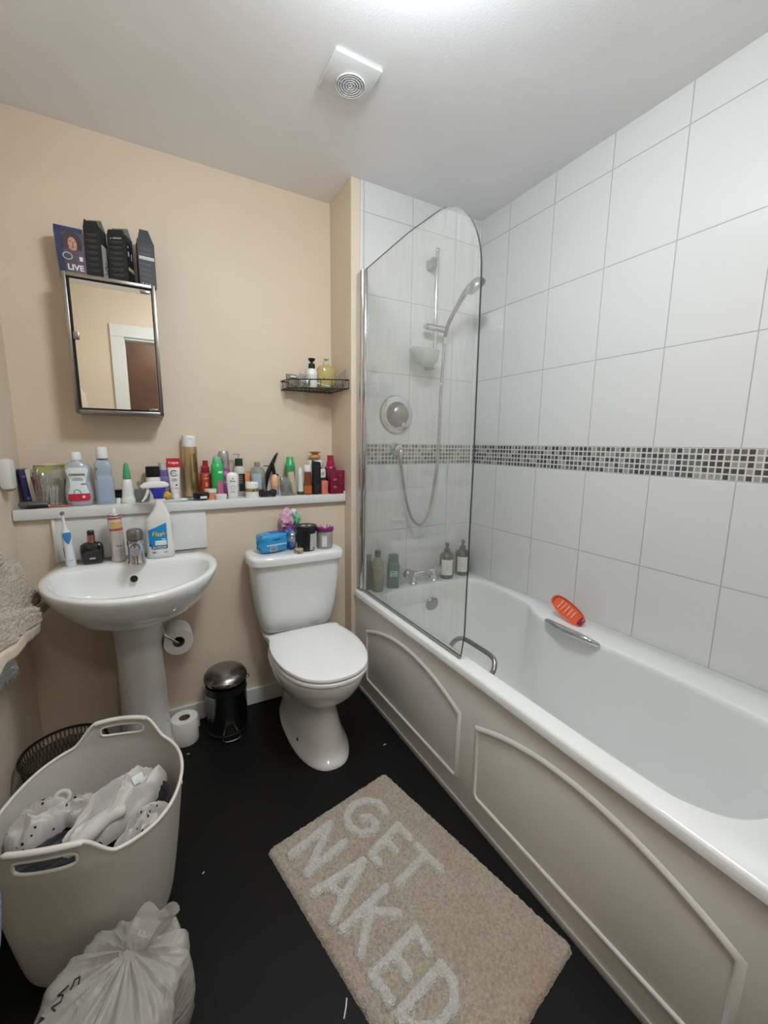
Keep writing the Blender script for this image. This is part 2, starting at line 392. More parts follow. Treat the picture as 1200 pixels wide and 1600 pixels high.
# overflow
M_ = Matrix.Translation((-.325, -.137, .405)) @ Matrix.Rotation(radians(-80), 4, 'X')
ov = obj('overflow_cover', MB().lathe([(0.001, 0), (0.012, .0), (0.034, .0005), (0.036, .004), (0.034, .009), (0.02, .011), (0.001, .011)], 30, M=M_), satin, bath)
for k in range(4):
    a = k*pi/2+pi/4
    obj('overflow_hole', MB().lathe([(0.006, .0105), (0.006, .0116)], 12, M=M_ @ Matrix.Translation((0.016*cos(a), 0.016*sin(a), 0))), mat('hole_black', (12, 12, 12), .6), ov)
# grab handles
def handle(p0, p1, out, up):
    p0, p1, out, up = Vector(p0), Vector(p1), Vector(out), Vector(up)
    d = p1-p0
    pts = crv([p0, p0+out*.5+up*.5, p0+d*.12+out+up, p0+d*.5+out*1.1+up*1.05, p1-d*.12+out+up, p1+out*.5+up*.5, p1], 5, False)
    return MB().tube(pts, 0.0085, 12).lathe([(0.014, -.004), (0.014, .004)], 16, M=Matrix.Translation(p0)).lathe([(0.014, -.004), (0.014, .004)], 16, M=Matrix.Translation(p1))
obj('grab_handle', handle((-.628, -.66, .475), (-.628, -.87, .475), (.035, 0, 0), (0, 0, .045)), satin, bath, label='grey metal grab handle on the near rim')
hm = MB()
pts = crv([(-.150, -.70, .497), (-.175, -.72, .512), (-.187, -.78, .515), (-.188, -.84, .515), (-.182, -.90, .514), (-.160, -.935, .50)], 6, False)
hm.tube(pts, [0.008+0.007*sin(pi*i/(len(pts)-1)) for i in range(len(pts))], 12)
obj('grab_handle', hm, chrome, bath, label='shiny chrome grab handle on the wall side')

# side panel with two arched mouldings

pm = mat('panel_white', (222, 219, 213), 0.35)
panel = obj('side_panel', MB().box((0.006, -.849, .244), (.012, 1.694, .476), .002), pm, bath, label='cream-white side panel with two arched moulded fields'); panel.location = (-.702, 0, 0)
def arch(ya, yb, z0, zs, zp):
    pts = []; n = 28
    for i in range(n+1):
        t = i/n; y = ya+(yb-ya)*t; pts.append((y, zs+(zp-zs)*(1-(2*t-1)**2)))
    def corner(cy, cz, dy, dz, r=.02):
        return [(cy+dy*r*(1-cos(a)), cz+dz*r*(1-sin(a))) for a in ()]
    return pts+[(yb, z0+.012), (yb+.012*(1 if ya > yb else -1), z0), (ya-.012*(1 if ya > yb else -1), z0), (ya, z0+.012)]
def sweep_yz(P, prof, x0):
    n = len(P); rings = []
    for i in range(n):
        a, b_, c = Vector(P[i-1]), Vector(P[i]), Vector(P[(i+1) % n])
        n1 = (b_-a).normalized(); n2 = (c-b_).normalized()
        n1 = Vector((-n1.y, n1.x)); n2 = Vector((-n2.y, n2.x)); m = n1+n2
        m = m/max(m.length_squared/2, .5) if m.length > 1e-6 else n1
        rings.append([(x0-h, b_.x+m.x*o, b_.y+m.y*o) for o, h in prof])
    rings.append(rings[0])
    return rings
prof = [(-.012, -.001), (-.010, .001), (-.006, .0035), (-.001, .0055), (.004, .0055), (.007, .003), (.008, .0005), (.009, -.001)]
for ya, yb in ((-.135, -.815), (-.905, -1.58)):
    mb = MB().loft(sweep_yz(arch(ya, yb, .095, .335, .41), prof, .0), False, False)
    obj('moulding', mb, pm, panel, ang=50)
obj('sealant_bead', MB().tube([(-.003, -y*.02-.003, .481+.0015*sin(y*2.1)) for y in range(0, 84)], 0.003, 6), mat('old_sealant', (205, 200, 190), .5, noise_amt=.25, nscale=40), panel)
obj('plinth_strip', MB().box((-.002, -.849, .012), (.006, 1.694, .022), .001), mat('plinth', (170, 165, 158), .5), panel)

# shower screen
scr = thing('shower_screen', 'clear glass bath screen with rounded top corner and chrome wall profile', 'shower screen', (-.684, 0, 0))
gm = bpy.data.materials.new('screen_glass'); gm.use_nodes = True; nt = gm.node_tree; nt.nodes.clear(); L = nt.links.new
out = nt.nodes.new('ShaderNodeOutputMaterial'); tr = nt.nodes.new('ShaderNodeBsdfTransparent'); tr.inputs[0].default_value = (.972, .982, .977, 1)
df = nt.nodes.new('ShaderNodeBsdfDiffuse'); df.inputs[0].default_value = (.88, .89, .88, 1)
gl = nt.nodes.new('ShaderNodeBsdfGlossy'); gl.inputs['Roughness'].default_value = .015
fr_ = schlick(nt)
tcn = nt.nodes.new('ShaderNodeTexCoord'); mp = nt.nodes.new('ShaderNodeMapping'); mp.inputs['Scale'].default_value = (1, 60, 5)
nz = nt.nodes.new('ShaderNodeTexNoise'); nz.inputs['Scale'].default_value = 1.4; nz.inputs['Detail'].default_value = 7
rp = nt.nodes.new('ShaderNodeValToRGB'); rp.color_ramp.elements[0].position = .42; rp.color_ramp.elements[0].color = (.07, .07, .07, 1); rp.color_ramp.elements[1].position = .8; rp.color_ramp.elements[1].color = (.17, .17, .17, 1)
m1 = nt.nodes.new('ShaderNodeMixShader'); m2 = nt.nodes.new('ShaderNodeMixShader')
L(tcn.outputs['Object'], mp.inputs[0]); L(mp.outputs[0], nz.inputs['Vector']); L(nz.outputs['Fac'], rp.inputs[0]); L(rp.outputs[0], m1.inputs[0])
L(tr.outputs[0], m1.inputs[1]); L(df.outputs[0], m1.inputs[2]); L(fr_, m2.inputs[0]); L(m1.outputs[0], m2.inputs[1]); L(gl.outputs[0], m2.inputs[2]); L(m2.outputs[0], out.inputs[0])
poly = [(-.075, .522), (-.79, .522), (-.803, .60), (-.808, 1.2), (-.805, 1.70)]
for k in range(1, 13):
    a = k/12*pi/2; poly.append((-.57-.235*cos(a), 1.70+.255*sin(a)))
poly += [(-.40, 1.962), (-.075, 1.952)]
mb = MB(); n = len(poly)
mb.add([(-.003, y, z) for y, z in poly]+[(.003, y, z) for y, z in poly], [tuple(range(n)), tuple(reversed(range(n, 2*n)))])
gpane = obj('glass_pane', mb, gm, scr, smooth=False)
mb = MB().loft([[(-.0031, y, z) for y, z in poly], [(.0031, y, z) for y, z in poly]], False, False)
obj('glass_edge', mb, mat('glass_edge_green', (62, 70, 68), .2), scr)
obj('wall_profile', MB().box((0, -.018, 1.238), (.024, .030, 1.43), .004), chrome, scr)
obj('hinge_profile', MB().tube([(-.004, -.045, .523), (-.004, -.045, 1.953)], .012, 16).box((0, -.066, 1.238), (.014, .024, 1.43), .004), chrome, scr)
obj('seal_strip', MB().box((0, -.43, .517), (.010, .72, .010), .002), mat('seal_grey', (150, 150, 145), .4), scr, label='grey rubber seal along the glass foot')

# shower set
sh = thing('shower_rail_set', 'chrome shower riser rail with slider, hand shower and hanging hose', 'shower', (-.30, 0, 0))
obj('rail', MB().tube([(0, -.05, 1.585), (0, -.05, 2.11)], .0095, 16).sphere((0, -.05, 2.115), .012), chrome, sh)
for z in (2.06, 1.60): obj('rail_bracket', MB().box((-.012, -.03, z), (.034, .056, .045), .008), satin, sh)
obj('slider', MB().tube([(-.048, -.05, 1.772), (.045, -.06, 1.768)], .016, 16).lathe([(.010, -.012), (.013, 0), (.010, .012)], 16, M=Matrix.Translation((-.052, -.05, 1.772)) @ Matrix.Rotation(pi/2, 4, 'Y')), chrome, sh)
hs = [(.050, -.065, 1.735), (.052, -.085, 1.79), (.066, -.12, 1.85), (.080, -.16, 1.905), (.092, -.195, 1.935)]
obj('handset', MB().tube(crv(hs, 4, False), [.010, .010, .010, .010, .010, .010, .010, .010, .011, .011, .012, .013, .014, .015, .016, .017, .018], 14), satin, sh)
Mh = Matrix.Translation((.098, -.222, 1.925)) @ Matrix.Rotation(radians(-30), 4, 'Z') @ Matrix.Rotation(radians(-38), 4, 'Y')
hd = obj('shower_head', MB().lathe([(.001, -.014), (.036, -.014), (.044, -.008), (.045, .002), (.038, .018), (.022, .030), (.001, .034)], 30, M=Mh), satin, sh)
obj('spray_face', MB().lathe([(.001, -.0135), (.034, -.0135), (.035, -.012)], 24, M=Mh), mat('rubber_grey', (80, 84, 84), .5), hd)
hp = [(.050, -.062, 1.735), (.045, -.06, 1.60), (.038, -.06, 1.45), (.036, -.06, 1.30), (.034, -.06, 1.18), (.018, -.06, 1.03), (-.012, -.06, .885), (-.055, -.06, .815), (-.105, -.06, .835), (-.148, -.06, .93), (-.175, -.06, 1.06), (-.188, -.055, 1.16)]
obj('hose', MB().tube(crv(hp, 10, False), .0068, 10), mat('hose_steel', (165, 166, 168), .22, metal=.9, bump=.8, bscale=500), sh)
obj('hose_nut', MB().tube([(.050, -.062, 1.735), (.049, -.062, 1.70)], .010, 12), chrome, sh)

el = thing('shower_outlet_elbow', 'round chrome wall outlet elbow below the shower valve, over the mosaic band', 'shower outlet', (-.482, 0, 1.19))
obj('rosette', MB().lathe([(.034, 0), (.035, .006), (.032, .018), (.022, .036), (.001, .044)], 28, M=Matrix.Rotation(pi/2, 4, 'X')), chrome, el)
obj('elbow', MB().tube(crv([(0, -.02, .002), (0, -.045, 0), (-.003, -.056, -.012), (-.005, -.057, -.035)], 5, False), .012, 14), chrome, el)
va = thing('shower_valve', 'large round chrome concealed shower valve with lever knob', 'shower valve', (-.482, 0, 1.358), rot=(pi/2, 0, 0))
obj('face_plate', MB().lathe([(.090, 0), (.092, .004), (.088, .009), (.068, .013), (.060, .013)], 48), chrome, va)
obj('control_knob', MB().lathe([(.062, .010), (.060, .018), (.050, .03), (.044, .038), (.042, .052), (.03, .06), (.001, .063)], 40), satin, va)
obj('lever', MB().box((.012, -.035, .045), (.016, .05, .012), .005).tube([(.012, -.055, .045), (.016, -.064, .055)], .007), chrome, va)
ds = thing('soap_dish', 'frosted clear plastic soap dish clipped to the shower rail', 'soap dish', (-.382, -.085, 1.625))
fros = clear('frosted_plastic', (238, 242, 240), .30)
obj('dish', MB().lathe([(.02, -.045), (.045, -.038), (.066, -.010), (.074, .030), (.071, .031), (.060, -.004), (.02, -.036)], 36, sx=1.05, sy=.8), fros, ds)
obj('clip', MB().box((.07, .035, .004), (.03, .012, .02), .003).tube([(.082, .035, -.012), (.082, .035, .02)], .0165, 14), fros, ds)
obj('scallop_back', MB().loft([ring(0, .03, .02, .062, .012, 20), ring(0, .04, .045, .052, .006, 20), ring(0, .042, .052, .03, .003, 20)]), fros, ds)

# bath mixer tap
tp = thing('bath_mixer_tap', 'chrome deck mixer tap on the far bath rim between the bottles', 'tap', (-.335, -.07, RZ+.001))
obj('mixer_body', MB().tube([(-.085, 0, .048), (.075, 0, .048)], .018, 18).lathe([(.024, 0), (.022, .004), (.016, .01), (.015, .045)], 20, M=Matrix.Translation((-.07, 0, 0))).lathe([(.024, 0), (.022, .004), (.016, .01), (.015, .045)], 20, M=Matrix.Translation((.06, 0, 0))), chrome, tp)
obj('spout', MB().tube(crv([(-.005, 0, .05), (-.01, -.05, .06), (-.012, -.085, .045)], 6, False), [.015]*7+[.014]*5+[.013], 14), chrome, tp)
for x in (-.100, .078):
    s_ = 1 if x > 0 else -1
    obj('tap_handle', MB().lathe([(.014, -.028), (.024, -.020), (.026, -.005), (.026, .012), (.018, .022), (.001, .024)], 8, M=Matrix.Translation((x, 0, .052)) @ Matrix.Rotation(s_*pi/2*.8, 4, 'Y')), clear('acrylic_knob', (215, 220, 220), .25) if x > 0 else satin, tp)

# ---------------------------------------------------------------- wash basin
SX = -1.615
sink = thing('wash_basin', 'white oval ceramic pedestal wash basin under the crowded shelf', 'sink', (SX, YL, 0))
half = [(.08, -.001), (.215, -.001), (.246, -.06), (.262, -.14), (.266, -.22), (.252, -.31), (.215, -.40), (.155, -.475), (.08, -.525), (0, -.542)]
def mirror_keys(h): return [(x, y, 0) for x, y in h] + [(-x, y, 0) for x, y in reversed(h[:-1])]
O_ = crv(mirror_keys(half), 6)
# straighten the wall side
O_ = [Vector((p.x, min(p.y, -.001), 0)) for p in O_]
inn = [(.05, -.133), (.13, -.136), (.205, -.15), (.232, -.20), (.232, -.26), (.216, -.33), (.178, -.405), (.125, -.458), (.065, -.492), (0, -.503)]
I_ = crv(mirror_keys(inn), 6)
def sc_(P, k, cx, cy, z): return [Vector((cx+(p.x-cx)*k, cy+(p.y-cy)*k, z)) for p in P]
rr = []
for k, z in ((.34, .585), (.42, .590), (.60, .612), (.76, .645), (.88, .685), (.95, .72), (.985, .745), (.998, .758), (1.0, .768)): rr.append([Vector((p.x*k, -.001+(p.y+.001)*(k*.8+.2), z)) for p in O_])
rr.append(sc_(O_, .99, 0, -.26, .7735)); rr.append([(a*.5+b_*.5)+Vector((0, 0, .774)) for a, b_ in zip(sc_(O_, .99, 0, -.26, 0), I_)])
rr.append(sc_(I_, 1.02, 0, -.33, .772)); rr.append(at(I_, .766))
for k, z in ((.975, .745), (.94, .715), (.88, .68), (.78, .652), (.62, .636), (.4, .629), (.12, .626)): rr.append(sc_(I_, k, 0, -.29, z))
rr = [[Vector((p.x, min(p.y, -.001), p.z)) for p in r] for r in rr]
bowl = obj('bowl', MB().loft(rr, True, True), ceramic, sink, ang=70)
obj('overflow_hole', MB().lathe([(.011, 0), (.0125, .002), (.001, .0022)], 20, M=Matrix.Translation((-.01, -.157, .722)) @ Matrix.Rotation(radians(72), 4, 'X')), mat('hole_black', (12, 12, 12), .6), sink, label='black round overflow hole')
obj('waste', MB().lathe([(.022, 0), (.022, .002), (.001, .001)], 20, M=Matrix.Translation((0, -.29, .6262))), chrome, sink)
pr = []
for z, a, b_ in ((0.0, .098, .105), (.02, .095, .102), (.06, .085, .095), (.2, .080, .090), (.4, .078, .088), (.52, .082, .095), (.60, .092, .11)):
    pr.append(ring(-.012, -.122, z, a, b_, 36, 2.3))
obj('pedestal', MB().loft(pr), ceramic, sink)

sb = thing('splashback_panel', 'white panel splashback on the wall behind the wash basin', 'splashback', (SX, YL-.004, 0))
sbm = mat('splash_white', (226, 227, 225), .25)
obj('panel', MB().box((.005, 0, .857), (.506, .008, .160), .001), sbm, sb)
obj('edge_trim', MB().box((-.250, -.003, .857), (.010, .010, .160), .002), mat('trim_white', (232, 231, 226), .3), sb)

tap = thing('basin_mixer_tap', 'short chrome monobloc mixer tap between the aerosol can and the spray cleaner', 'tap', (-1.612, -.055, .7745))
obj('tap_body', MB().lathe([(.030, 0), (.030, .006), (.026, .012), (.025, .06), (.0275, .075), (.027, .088), (.001, .09)], 28), chrome, tap)
obj('spout', MB().tube(crv([(0, -.012, .058), (0, -.05, .066), (0, -.095, .062)], 5, False), [.018]*5+[.0165]*4+[.016, .015], 16), chrome, tap)
obj('lever', MB().lathe([(.026, .090), (.0265, .095), (.0265, .118), (.022, .126), (.001, .130)], 28).box((0, -.035, .124), (.018, .055, .010), .004), satin, tap)

# shelf and the fittings on the walls
sh2 = thing('wall_shelf', 'long white boxed shelf over the basin and toilet, crowded with toiletries', 'shelf', ((XL+XB)/2, 0, 0))
W2 = (XB-XL)/2
obj('shelf_board', MB().box((0, (.058+YU)/2, .9575), (2*W2-.004, YU-.058, .037), .003), white_gloss, sh2)
obj('end_bead', MB().box((W2-.006, .066, .983), (.008, .014, .014), .003), white_gloss, sh2)

# mirror cabinet
mc = thing('mirror_cabinet', 'steel-framed mirror wall cabinet with boxes standing on top', 'mirror cabinet', (-1.627, YU, 1.315))
cw, chh, cdp = .286, .482, .122
steel = mat('cabinet_steel', (148, 144, 138), .3, metal=1.0, noise_amt=.1, nscale=12)
obj('cabinet_body', MB().box((0, -cdp/2+.001, chh/2), (cw, cdp-.004, chh), .002), steel, mc)
fr = MB()
fr.box((-cw/2+.006, -cdp, chh/2), (.012, .012, chh), .0015).box((cw/2-.006, -cdp, chh/2), (.012, .012, chh), .0015).box((0, -cdp, .007), (cw-.0245, .0118, .014), .0015).box((0, -cdp, chh-.007), (cw-.0245, .0118, .014), .0015)
obj('door_frame', fr, steel, mc)
obj('shadow_gap', MB().box((0, -cdp+.002, chh/2), (cw-.022, .004, chh-.026)), mat('gap_black', (18, 16, 15), .7), mc)
mirm = mat('mirror_silver', (238, 236, 228), .01, metal=1.0)
door = obj('mirror_door', MB().box((.003, -cdp-.001, chh/2), (cw-.036, .004, chh-.040), .0006), mirm, mc, smooth=False)
obj('door_knob', MB().box((-cw/2+.026, -cdp-.006, chh*.56), (.018, .008, .026), .002), steel, door)
for z in (chh-.028, .022): obj('hinge_plate', MB().box((cw/2-.035, -cdp-.005, z), (.030, .006, .010), .001), steel, door)

# ---------------------------------------------------------------- toilet
TX = -1.01
toi = thing('toilet', 'white close-coupled toilet with the lid closed beside the bath', 'toilet', (TX, YL, 0))
pan = MB()
def yy(v): return v-YL
rs = []
for z, a, y0, y1, e in ((0, .114, -.486, .05, 2.4), (.012, .114, -.486, .05, 2.4), (.02, .107, -.474, .05, 2.4), (.06, .097, -.445, .04, 2.4), (.13, .086, -.415, .03, 2.3), (.18, .083, -.40, .02, 2.2),
                        (.215, .096, -.42, .02, 2.1), (.25, .128, -.47, .0, 2.1), (.29, .158, -.512, -.01, 2.1), (.33, .172, -.536, -.01, 2.1), (.355, .178, -.547, -.01, 2.1), (.372, .180, -.550, -.01, 2.1), (.380, .174, -.543, -.015, 2.1)):
    rs.append(ring(0, yy((y0+y1)/2), z, a, (y1-y0)/2, 48, e))
obj('pan', MB().loft(rs), ceramic, toi, ang=70)
obj('pan_shelf', MB().loft([ring(0, yy(-.02), z, a, b_, 32, 3.5) for z, a, b_ in ((.27, .09, .07), (.33, .125, .095), (.375, .155, .097), (.388, .155, .097))]), ceramic, toi)
obj('fixing_hole', MB().lathe([(.006, 0), (.006, .002)], 12, M=Matrix.Translation((-.098, yy(-.33), .055)) @ Matrix.Rotation(radians(-72), 4, 'Y')), mat('hole_black', (12, 12, 12), .6), toi)
lk = [(.128, yy(-.118)), (.158, yy(-.165)), (.175, yy(-.245)), (.177, yy(-.33)), (.162, yy(-.42)), (.124, yy(-.502)), (.066, yy(-.548)), (0, yy(-.561))]
LO = crv(mirror_keys(lk), 6)
LO = [Vector((p.x, min(p.y, yy(-.112)), 0)) for p in LO]
plastic_w = mat('seat_white', (240, 240, 240), .18, coat=.3)
c0 = yy(-.30)
seat = MB().loft([sc_(LO, k, 0, c0, z) for k, z in ((.955, .383), (1.0, .387), (1.0, .395), (.985, .399), (.6, .399))], True, True)
obj('seat', seat, plastic_w, toi)
lid = MB().loft([sc_(LO, k, 0, c0, z) for k, z in ((.97, .4015), (.995, .404), (1.0, .409), (.99, .415), (.95, .419), (.85, .4215), (.6, .4235), (.3, .424), (.05, .424))], True, True)
obj('lid', lid, plastic_w, toi)
for s_ in (-1, 1): obj('hinge', MB().tube([(s_*.075-.018, yy(-.104), .398), (s_*.075+.018, yy(-.104), .398)], .010, 12), mat('hinge_dark', (60, 60, 60), .4), toi)
def cis_ring(z, hw, yf, e=5, n=48): return ring(0, (yf+YL)/2-YL-.001, z, hw, (YL-yf)/2, n, e)
cr_ = [cis_ring(z, a, yf) for z, a, yf in ((.392, .135, -.06), (.398, .150, -.075), (.42, .165, -.088), (.50, .178, -.098), (.62, .190, -.108), (.712, .196, -.114))]
obj('cistern', MB().loft(cr_), ceramic, toi, ang=60)
cl = [cis_ring(z, a, yf) for z, a, yf in ((.711, .204, -.122), (.713, .208, -.127), (.735, .209, -.129), (.746, .206, -.126), (.750, .198, -.118), (.751, .17, -.09))]
obj('cistern_lid', MB().loft(cl), ceramic, toi, ang=60)

# ---------------------------------------------------------------- things on the floor by the wall
bin_ = thing('pedal_bin', 'small brushed steel pedal bin with its domed lid ajar', 'bin', (-1.328, -.045, .0))
bst = mat('bin_steel', (120, 118, 115), .22, metal=1.0)
blk = mat('black_plastic', (20, 20, 21), .4)
obj('body', MB().lathe([(.080, .012), (.082, .016), (.082, .182), (.084, .185)], 40, cap1=False), bst, bin_)
obj('base_ring', MB().lathe([(.085, 0), (.086, .004), (.086, .014), (.082, .016)], 40), blk, bin_)
obj('inner_bucket', MB().lathe([(.075, .09), (.076, .200), (.080, .201), (.083, .186), (.082, .183)], 40, cap0=True, cap1=False), blk, bin_)
obj('inner_back', MB().loft([[(.080*cos(a), .080*sin(a), z) for a in np.linspace(.15, pi-.15, 20)] for z in (.18, .246)], False, False, closed=False), blk, bin_)
obj('rear_collar', MB().lathe([(.0815, .180), (.0815, .215)], 40, cap0=False, cap1=False), blk, bin_)
Ml = Matrix.Translation((0, .07, .243)) @ Matrix.Rotation(radians(7), 4, 'X') @ Matrix.Translation((0, -.07, 0))
obj('lid', MB().lathe([(.084, 0), (.087, .003), (.087, .010), (.080, .022), (.06, .034), (.03, .041), (.001, .043)], 40, M=Ml), mat('lid_steel', (150, 148, 146), .2, metal=1.0), bin_)
obj('pedal', MB().tube(crv([(-.032, -.078, .014), (-.030, -.105, .010), (0, -.113, .009), (.030, -.105, .010), (.032, -.078, .014)], 4, False), .003, 8), chrome, bin_)
obj('carry_handle', MB().tube([(.080, -.01, .235), (.094, -.01, .225), (.096, 0, .21), (.085, .0, .205)], .002, 6), chrome, bin_)

paper = mat('toilet_paper', (236, 234, 228), .9, bump=.3, bscale=120)
core = mat('cardboard_core', (120, 105, 88), .9)
def roll(name, label, loc, rot, r=.052, h=.10, group=None):
    t = thing(name, label, 'toilet roll', loc, rot=rot, group=group)
    obj('paper', MB().loft([ring(0, 0, z, a, a, 40) for a, z in ((.022, .001), (r-.001, 0), (r, .002), (r, h-.002), (r-.001, h), (.022, h-.001), (.021, h-.003), (.021, .003), (.022, .001))], False, False), paper, t)
    obj('core_tube', MB().loft([ring(0, 0, z, a, a, 30) for a, z in ((.0205, .002), (.0205, h-.002), (.019, h-.002), (.019, .002), (.0205, .002))], False, False), core, t)
    return t
t = roll('toilet_roll', 'white toilet roll standing on the floor beside the basin pedestal', (-1.494, -.045, 0), (0, 0, .6), .050, .102)
sheet = MB(); rows = []
for k in range(9):
    u = k/8; rows.append([(.050*cos(.25*u)+.002+.030*u, .050*sin(.25*u)-.004*sin(u*6), z+.012*(1-abs(z-.05)/.05)*0) for z in (.004+.02*u*(1-u), .05, .10-.025*u)])
sheet.loft(rows, False, False, closed=False)
obj('loose_sheet', sheet, paper, t)
t2 = roll('toilet_roll', 'part-used toilet roll hanging on the chrome wall holder under the basin', (-1.496, -.10, .455), (-pi/2, 0, 0), .052, .10)
th = thing('toilet_roll_holder', 'bent chrome toilet roll holder on the wall beside the basin pedestal', 'toilet roll holder', (-1.535, YL, .53))
obj('wall_plate', MB().box((0, -.004, .0), (.034, .008, .046), .004), chrome, th)
obj('arm', MB().tube(crv([(0, -.006, .008), (-.002, -.05, .012), (-.012, -.12, .0), (-.012, -.185, -.01), (-.002, -.205, -.03), (.022, -.204, -.052), (.036, -.196, -.0685), (.0365, -.15, -.072), (.0365, -.06, -.072)], 5, False), .0042, 10), chrome, th)
obj('cover_flap', MB().loft([[(-.018+x*.036, -.006-.035*v, .02+.03*v-.03*v*v) for x in (0, .5, 1)] for v in (0, .25, .5, .75, 1)], False, False, closed=False), chrome, th)

wb = thing('wire_waste_basket', 'dark rimmed round mesh waste basket behind the laundry tub', 'waste basket', (-1.842, -.275, 0))
br_ = mat('mesh_brown', (44, 36, 32), .5)
obj('rim', MB().tube([(.113*cos(a*2*pi/48), .113*sin(a*2*pi/48), .255) for a in range(48)], .0045, 8, closed=True), mat('rim_black', (16, 13, 12), .4), wb)
g = MB()
for a in range(60):
    th_ = a*2*pi/60
    for d in (-.5, .5): g.tube([(.085*cos(th_), .085*sin(th_), .004), (.112*cos(th_+d), .112*sin(th_+d), .254)] if False else [( (.085+.027*k/6)*cos(th_+d*k/6), (.085+.027*k/6)*sin(th_+d*k/6), .004+.25*k/6) for k in range(7)], .0011, 4, cap=False)
obj('mesh_wall', g, br_, wb)
obj('base', MB().lathe([(.086, 0), (.088, .006), (.001, .006)], 40), br_, wb)
bl_ = MB().loft([[((.080+.022*k/5+.003*sin(a*3.7+k))*cos(a*2*pi/40), (.080+.022*k/5+.003*sin(a*2.9+k*2))*sin(a*2*pi/40), .008+.225*k/5) for a in range(40)] for k in range(6)], True, False)
ln = thing('bin_liner', 'thin grey-brown liner bag inside the dark rimmed waste basket', 'bin liner', (-1.842, -.275, .0))
obj('bag_wall', bl_, clear('liner_grey', (170, 160, 150), .35, (120, 110, 100)), ln)

# ---------------------------------------------------------------- toiletries: shared builders
def glossy(name, rgb, rough=.3): return mat(name, rgb, rough, coat=.2)
WHITE = glossy('plastic_white', (236, 236, 234)); BLACK = glossy('plastic_black', (22, 22, 24)); INKD = mat('ink_dark', (38, 40, 48), .6); INKW = mat('ink_white', (238, 238, 236), .6)
GREYI = mat('ink_grey', (110, 112, 116), .6)
def lines(mb, r, z0, n, w, dz=.004, th=.0009, sy=1.0, flat=None, y=0):
    for k in range(n):
        ww = w*(1 if k % 3 else .75)
        if flat is not None: mb.box((flat, y, z0-k*dz), (ww, .0004, th))
        else: mb.patch(r, -ww/2/r, ww/2/r, z0-k*dz-th/2, z0-k*dz+th/2, 6, sy=sy, th=.0007)
    return mb
def bottle(name, label, cat, x, y, z, body, bmat, cap=None, cmat=None, sx=1, sy=1, e=2.0, rz=None, paper=None, group=None, capname='cap', capsx=1, capsy=1, lean=None):
    t = thing(name, label, cat, (x, y, z), tocam(x, y, .45) if rz is None else rz, group)
    if lean: t.rotation_euler = (lean[0], lean[1], t.rotation_euler.z)
    obj('body', MB().lathe(body, 36, sx, sy, e=e), bmat, t, ang=50)
    if cap: obj(capname, MB().lathe(cap, 28, capsx, capsy), cmat, t)
    if paper:
        r, a, z0, z1, m = paper
        obj('paper_label', MB().patch(r, -a, a, z0, z1, 16, sy=sy/sx if sx else 1), m, t)
    return t
ZS = .9762
SH = 'toiletries on the long white shelf'

# leftmost cluster
t = thing('toothpaste_carton', 'narrow navy blue carton leaning in the left corner of the shelf', 'box', (-1.945, .185, ZS), rot=(0, -.07, .35))
obj('carton', MB().box((0, 0, .068), (.030, .05, .136), .0015), mat('navy_card', (38, 42, 92), .4), t)
obj('lettering', MB().box((0, -.0254, .11), (.018, .0004, .008)), mat('pale_blue_ink', (96, 104, 150), .5), t)
obj('lettering', MB().box((0, -.0254, .03), (.016, .0004, .010)), mat('pale_blue_ink', (96, 104, 150), .5), t)
t = thing('razor_pack', 'cream sachet with red print leaning beside the navy carton', 'packet', (-1.912, .165, ZS), rot=(0, -.10, .30))
obj('sachet', MB().box((0, 0, .069), (.040, .012, .138), .004), mat('cream_sachet', (214, 204, 186), .35), t)
obj('printed_panel', MB().box((.004, -.0065, .062), (.024, .0006, .095)), mat('sachet_red', (150, 72, 62), .4), t, label='red printed panel')
obj('lettering', MB().tube([(.004+.008*cos(a/3), -.0072, .025+.008*sin(a/3)) for a in range(18)], .001, 5), mat('sachet_orange', (216, 120, 70), .5), t)
t = thing('cotton_bud_bag', 'clear plastic bag of white cotton buds with a yellow top strip', 'bag', (-1.866, .142, ZS), tocam(-1.87, .15, .4))
g = []
for k, (a, b_, z) in enumerate(((.044, .022, .001), (.052, .030, .02), (.050, .028, .06), (.052, .026, .10), (.050, .016, .13), (.048, .003, .148))):
    g.append([(p[0]+.002*sin(i*1.7+k*2), p[1]+.003*sin(i*2.3+k), z+.002*sin(i*1.1+k)) for i, p in enumerate(ring(0, 0, z, a, b_, 40, 3))])
obj('film', MB().loft(g), clear('crinkle_film', (225, 228, 222), .10, refl=2.5), t)
obj('yellow_strip', MB().loft([[(x, .004+.004*sin(x*70), .128+.012*sin(x*25)) for x in np.linspace(-.045, .05, 14)], [(x, -.002+.004*sin(x*60+1), .148+.006*sin(x*30)) for x in np.linspace(-.045, .05, 14)]], False, False, closed=False), mat('strip_yellow', (214, 204, 40), .35), t)
obj('peach_tab', MB().box((-.004, .006, .150), (.034, .002, .012), .0008), mat('peach_card', (232, 205, 165), .5), t)
g = MB()
rnd = random.Random(3)
for k in range(34):
    x0 = rnd.uniform(-.034, .012); yv = rnd.uniform(-.018, .012); dx = .022+rnd.uniform(-.006, .006)
    a, b_ = Vector((x0, yv, .006)), Vector((x0+dx-.018, yv+.002, .066+rnd.uniform(-.008, .006)))
    g.tube([a, b_], .0012, 6); g.sphere(tuple(a), (.0022, .0022, .005), 8); g.sphere(tuple(b_), (.0022, .0022, .005), 8)
cb = obj('cotton_buds', g, mat('cotton_white', (235, 233, 226), .8), t); cb['kind'] = 'stuff'
t = thing('olive_carton', 'small olive green carton standing behind the big mouthwash bottle', 'box', (-1.822, .185, ZS), .25)
obj('carton', MB().box((0, 0, .047), (.048, .03, .094), .001), mat('olive_card', (150, 150, 112), .5), t)
g = MB()
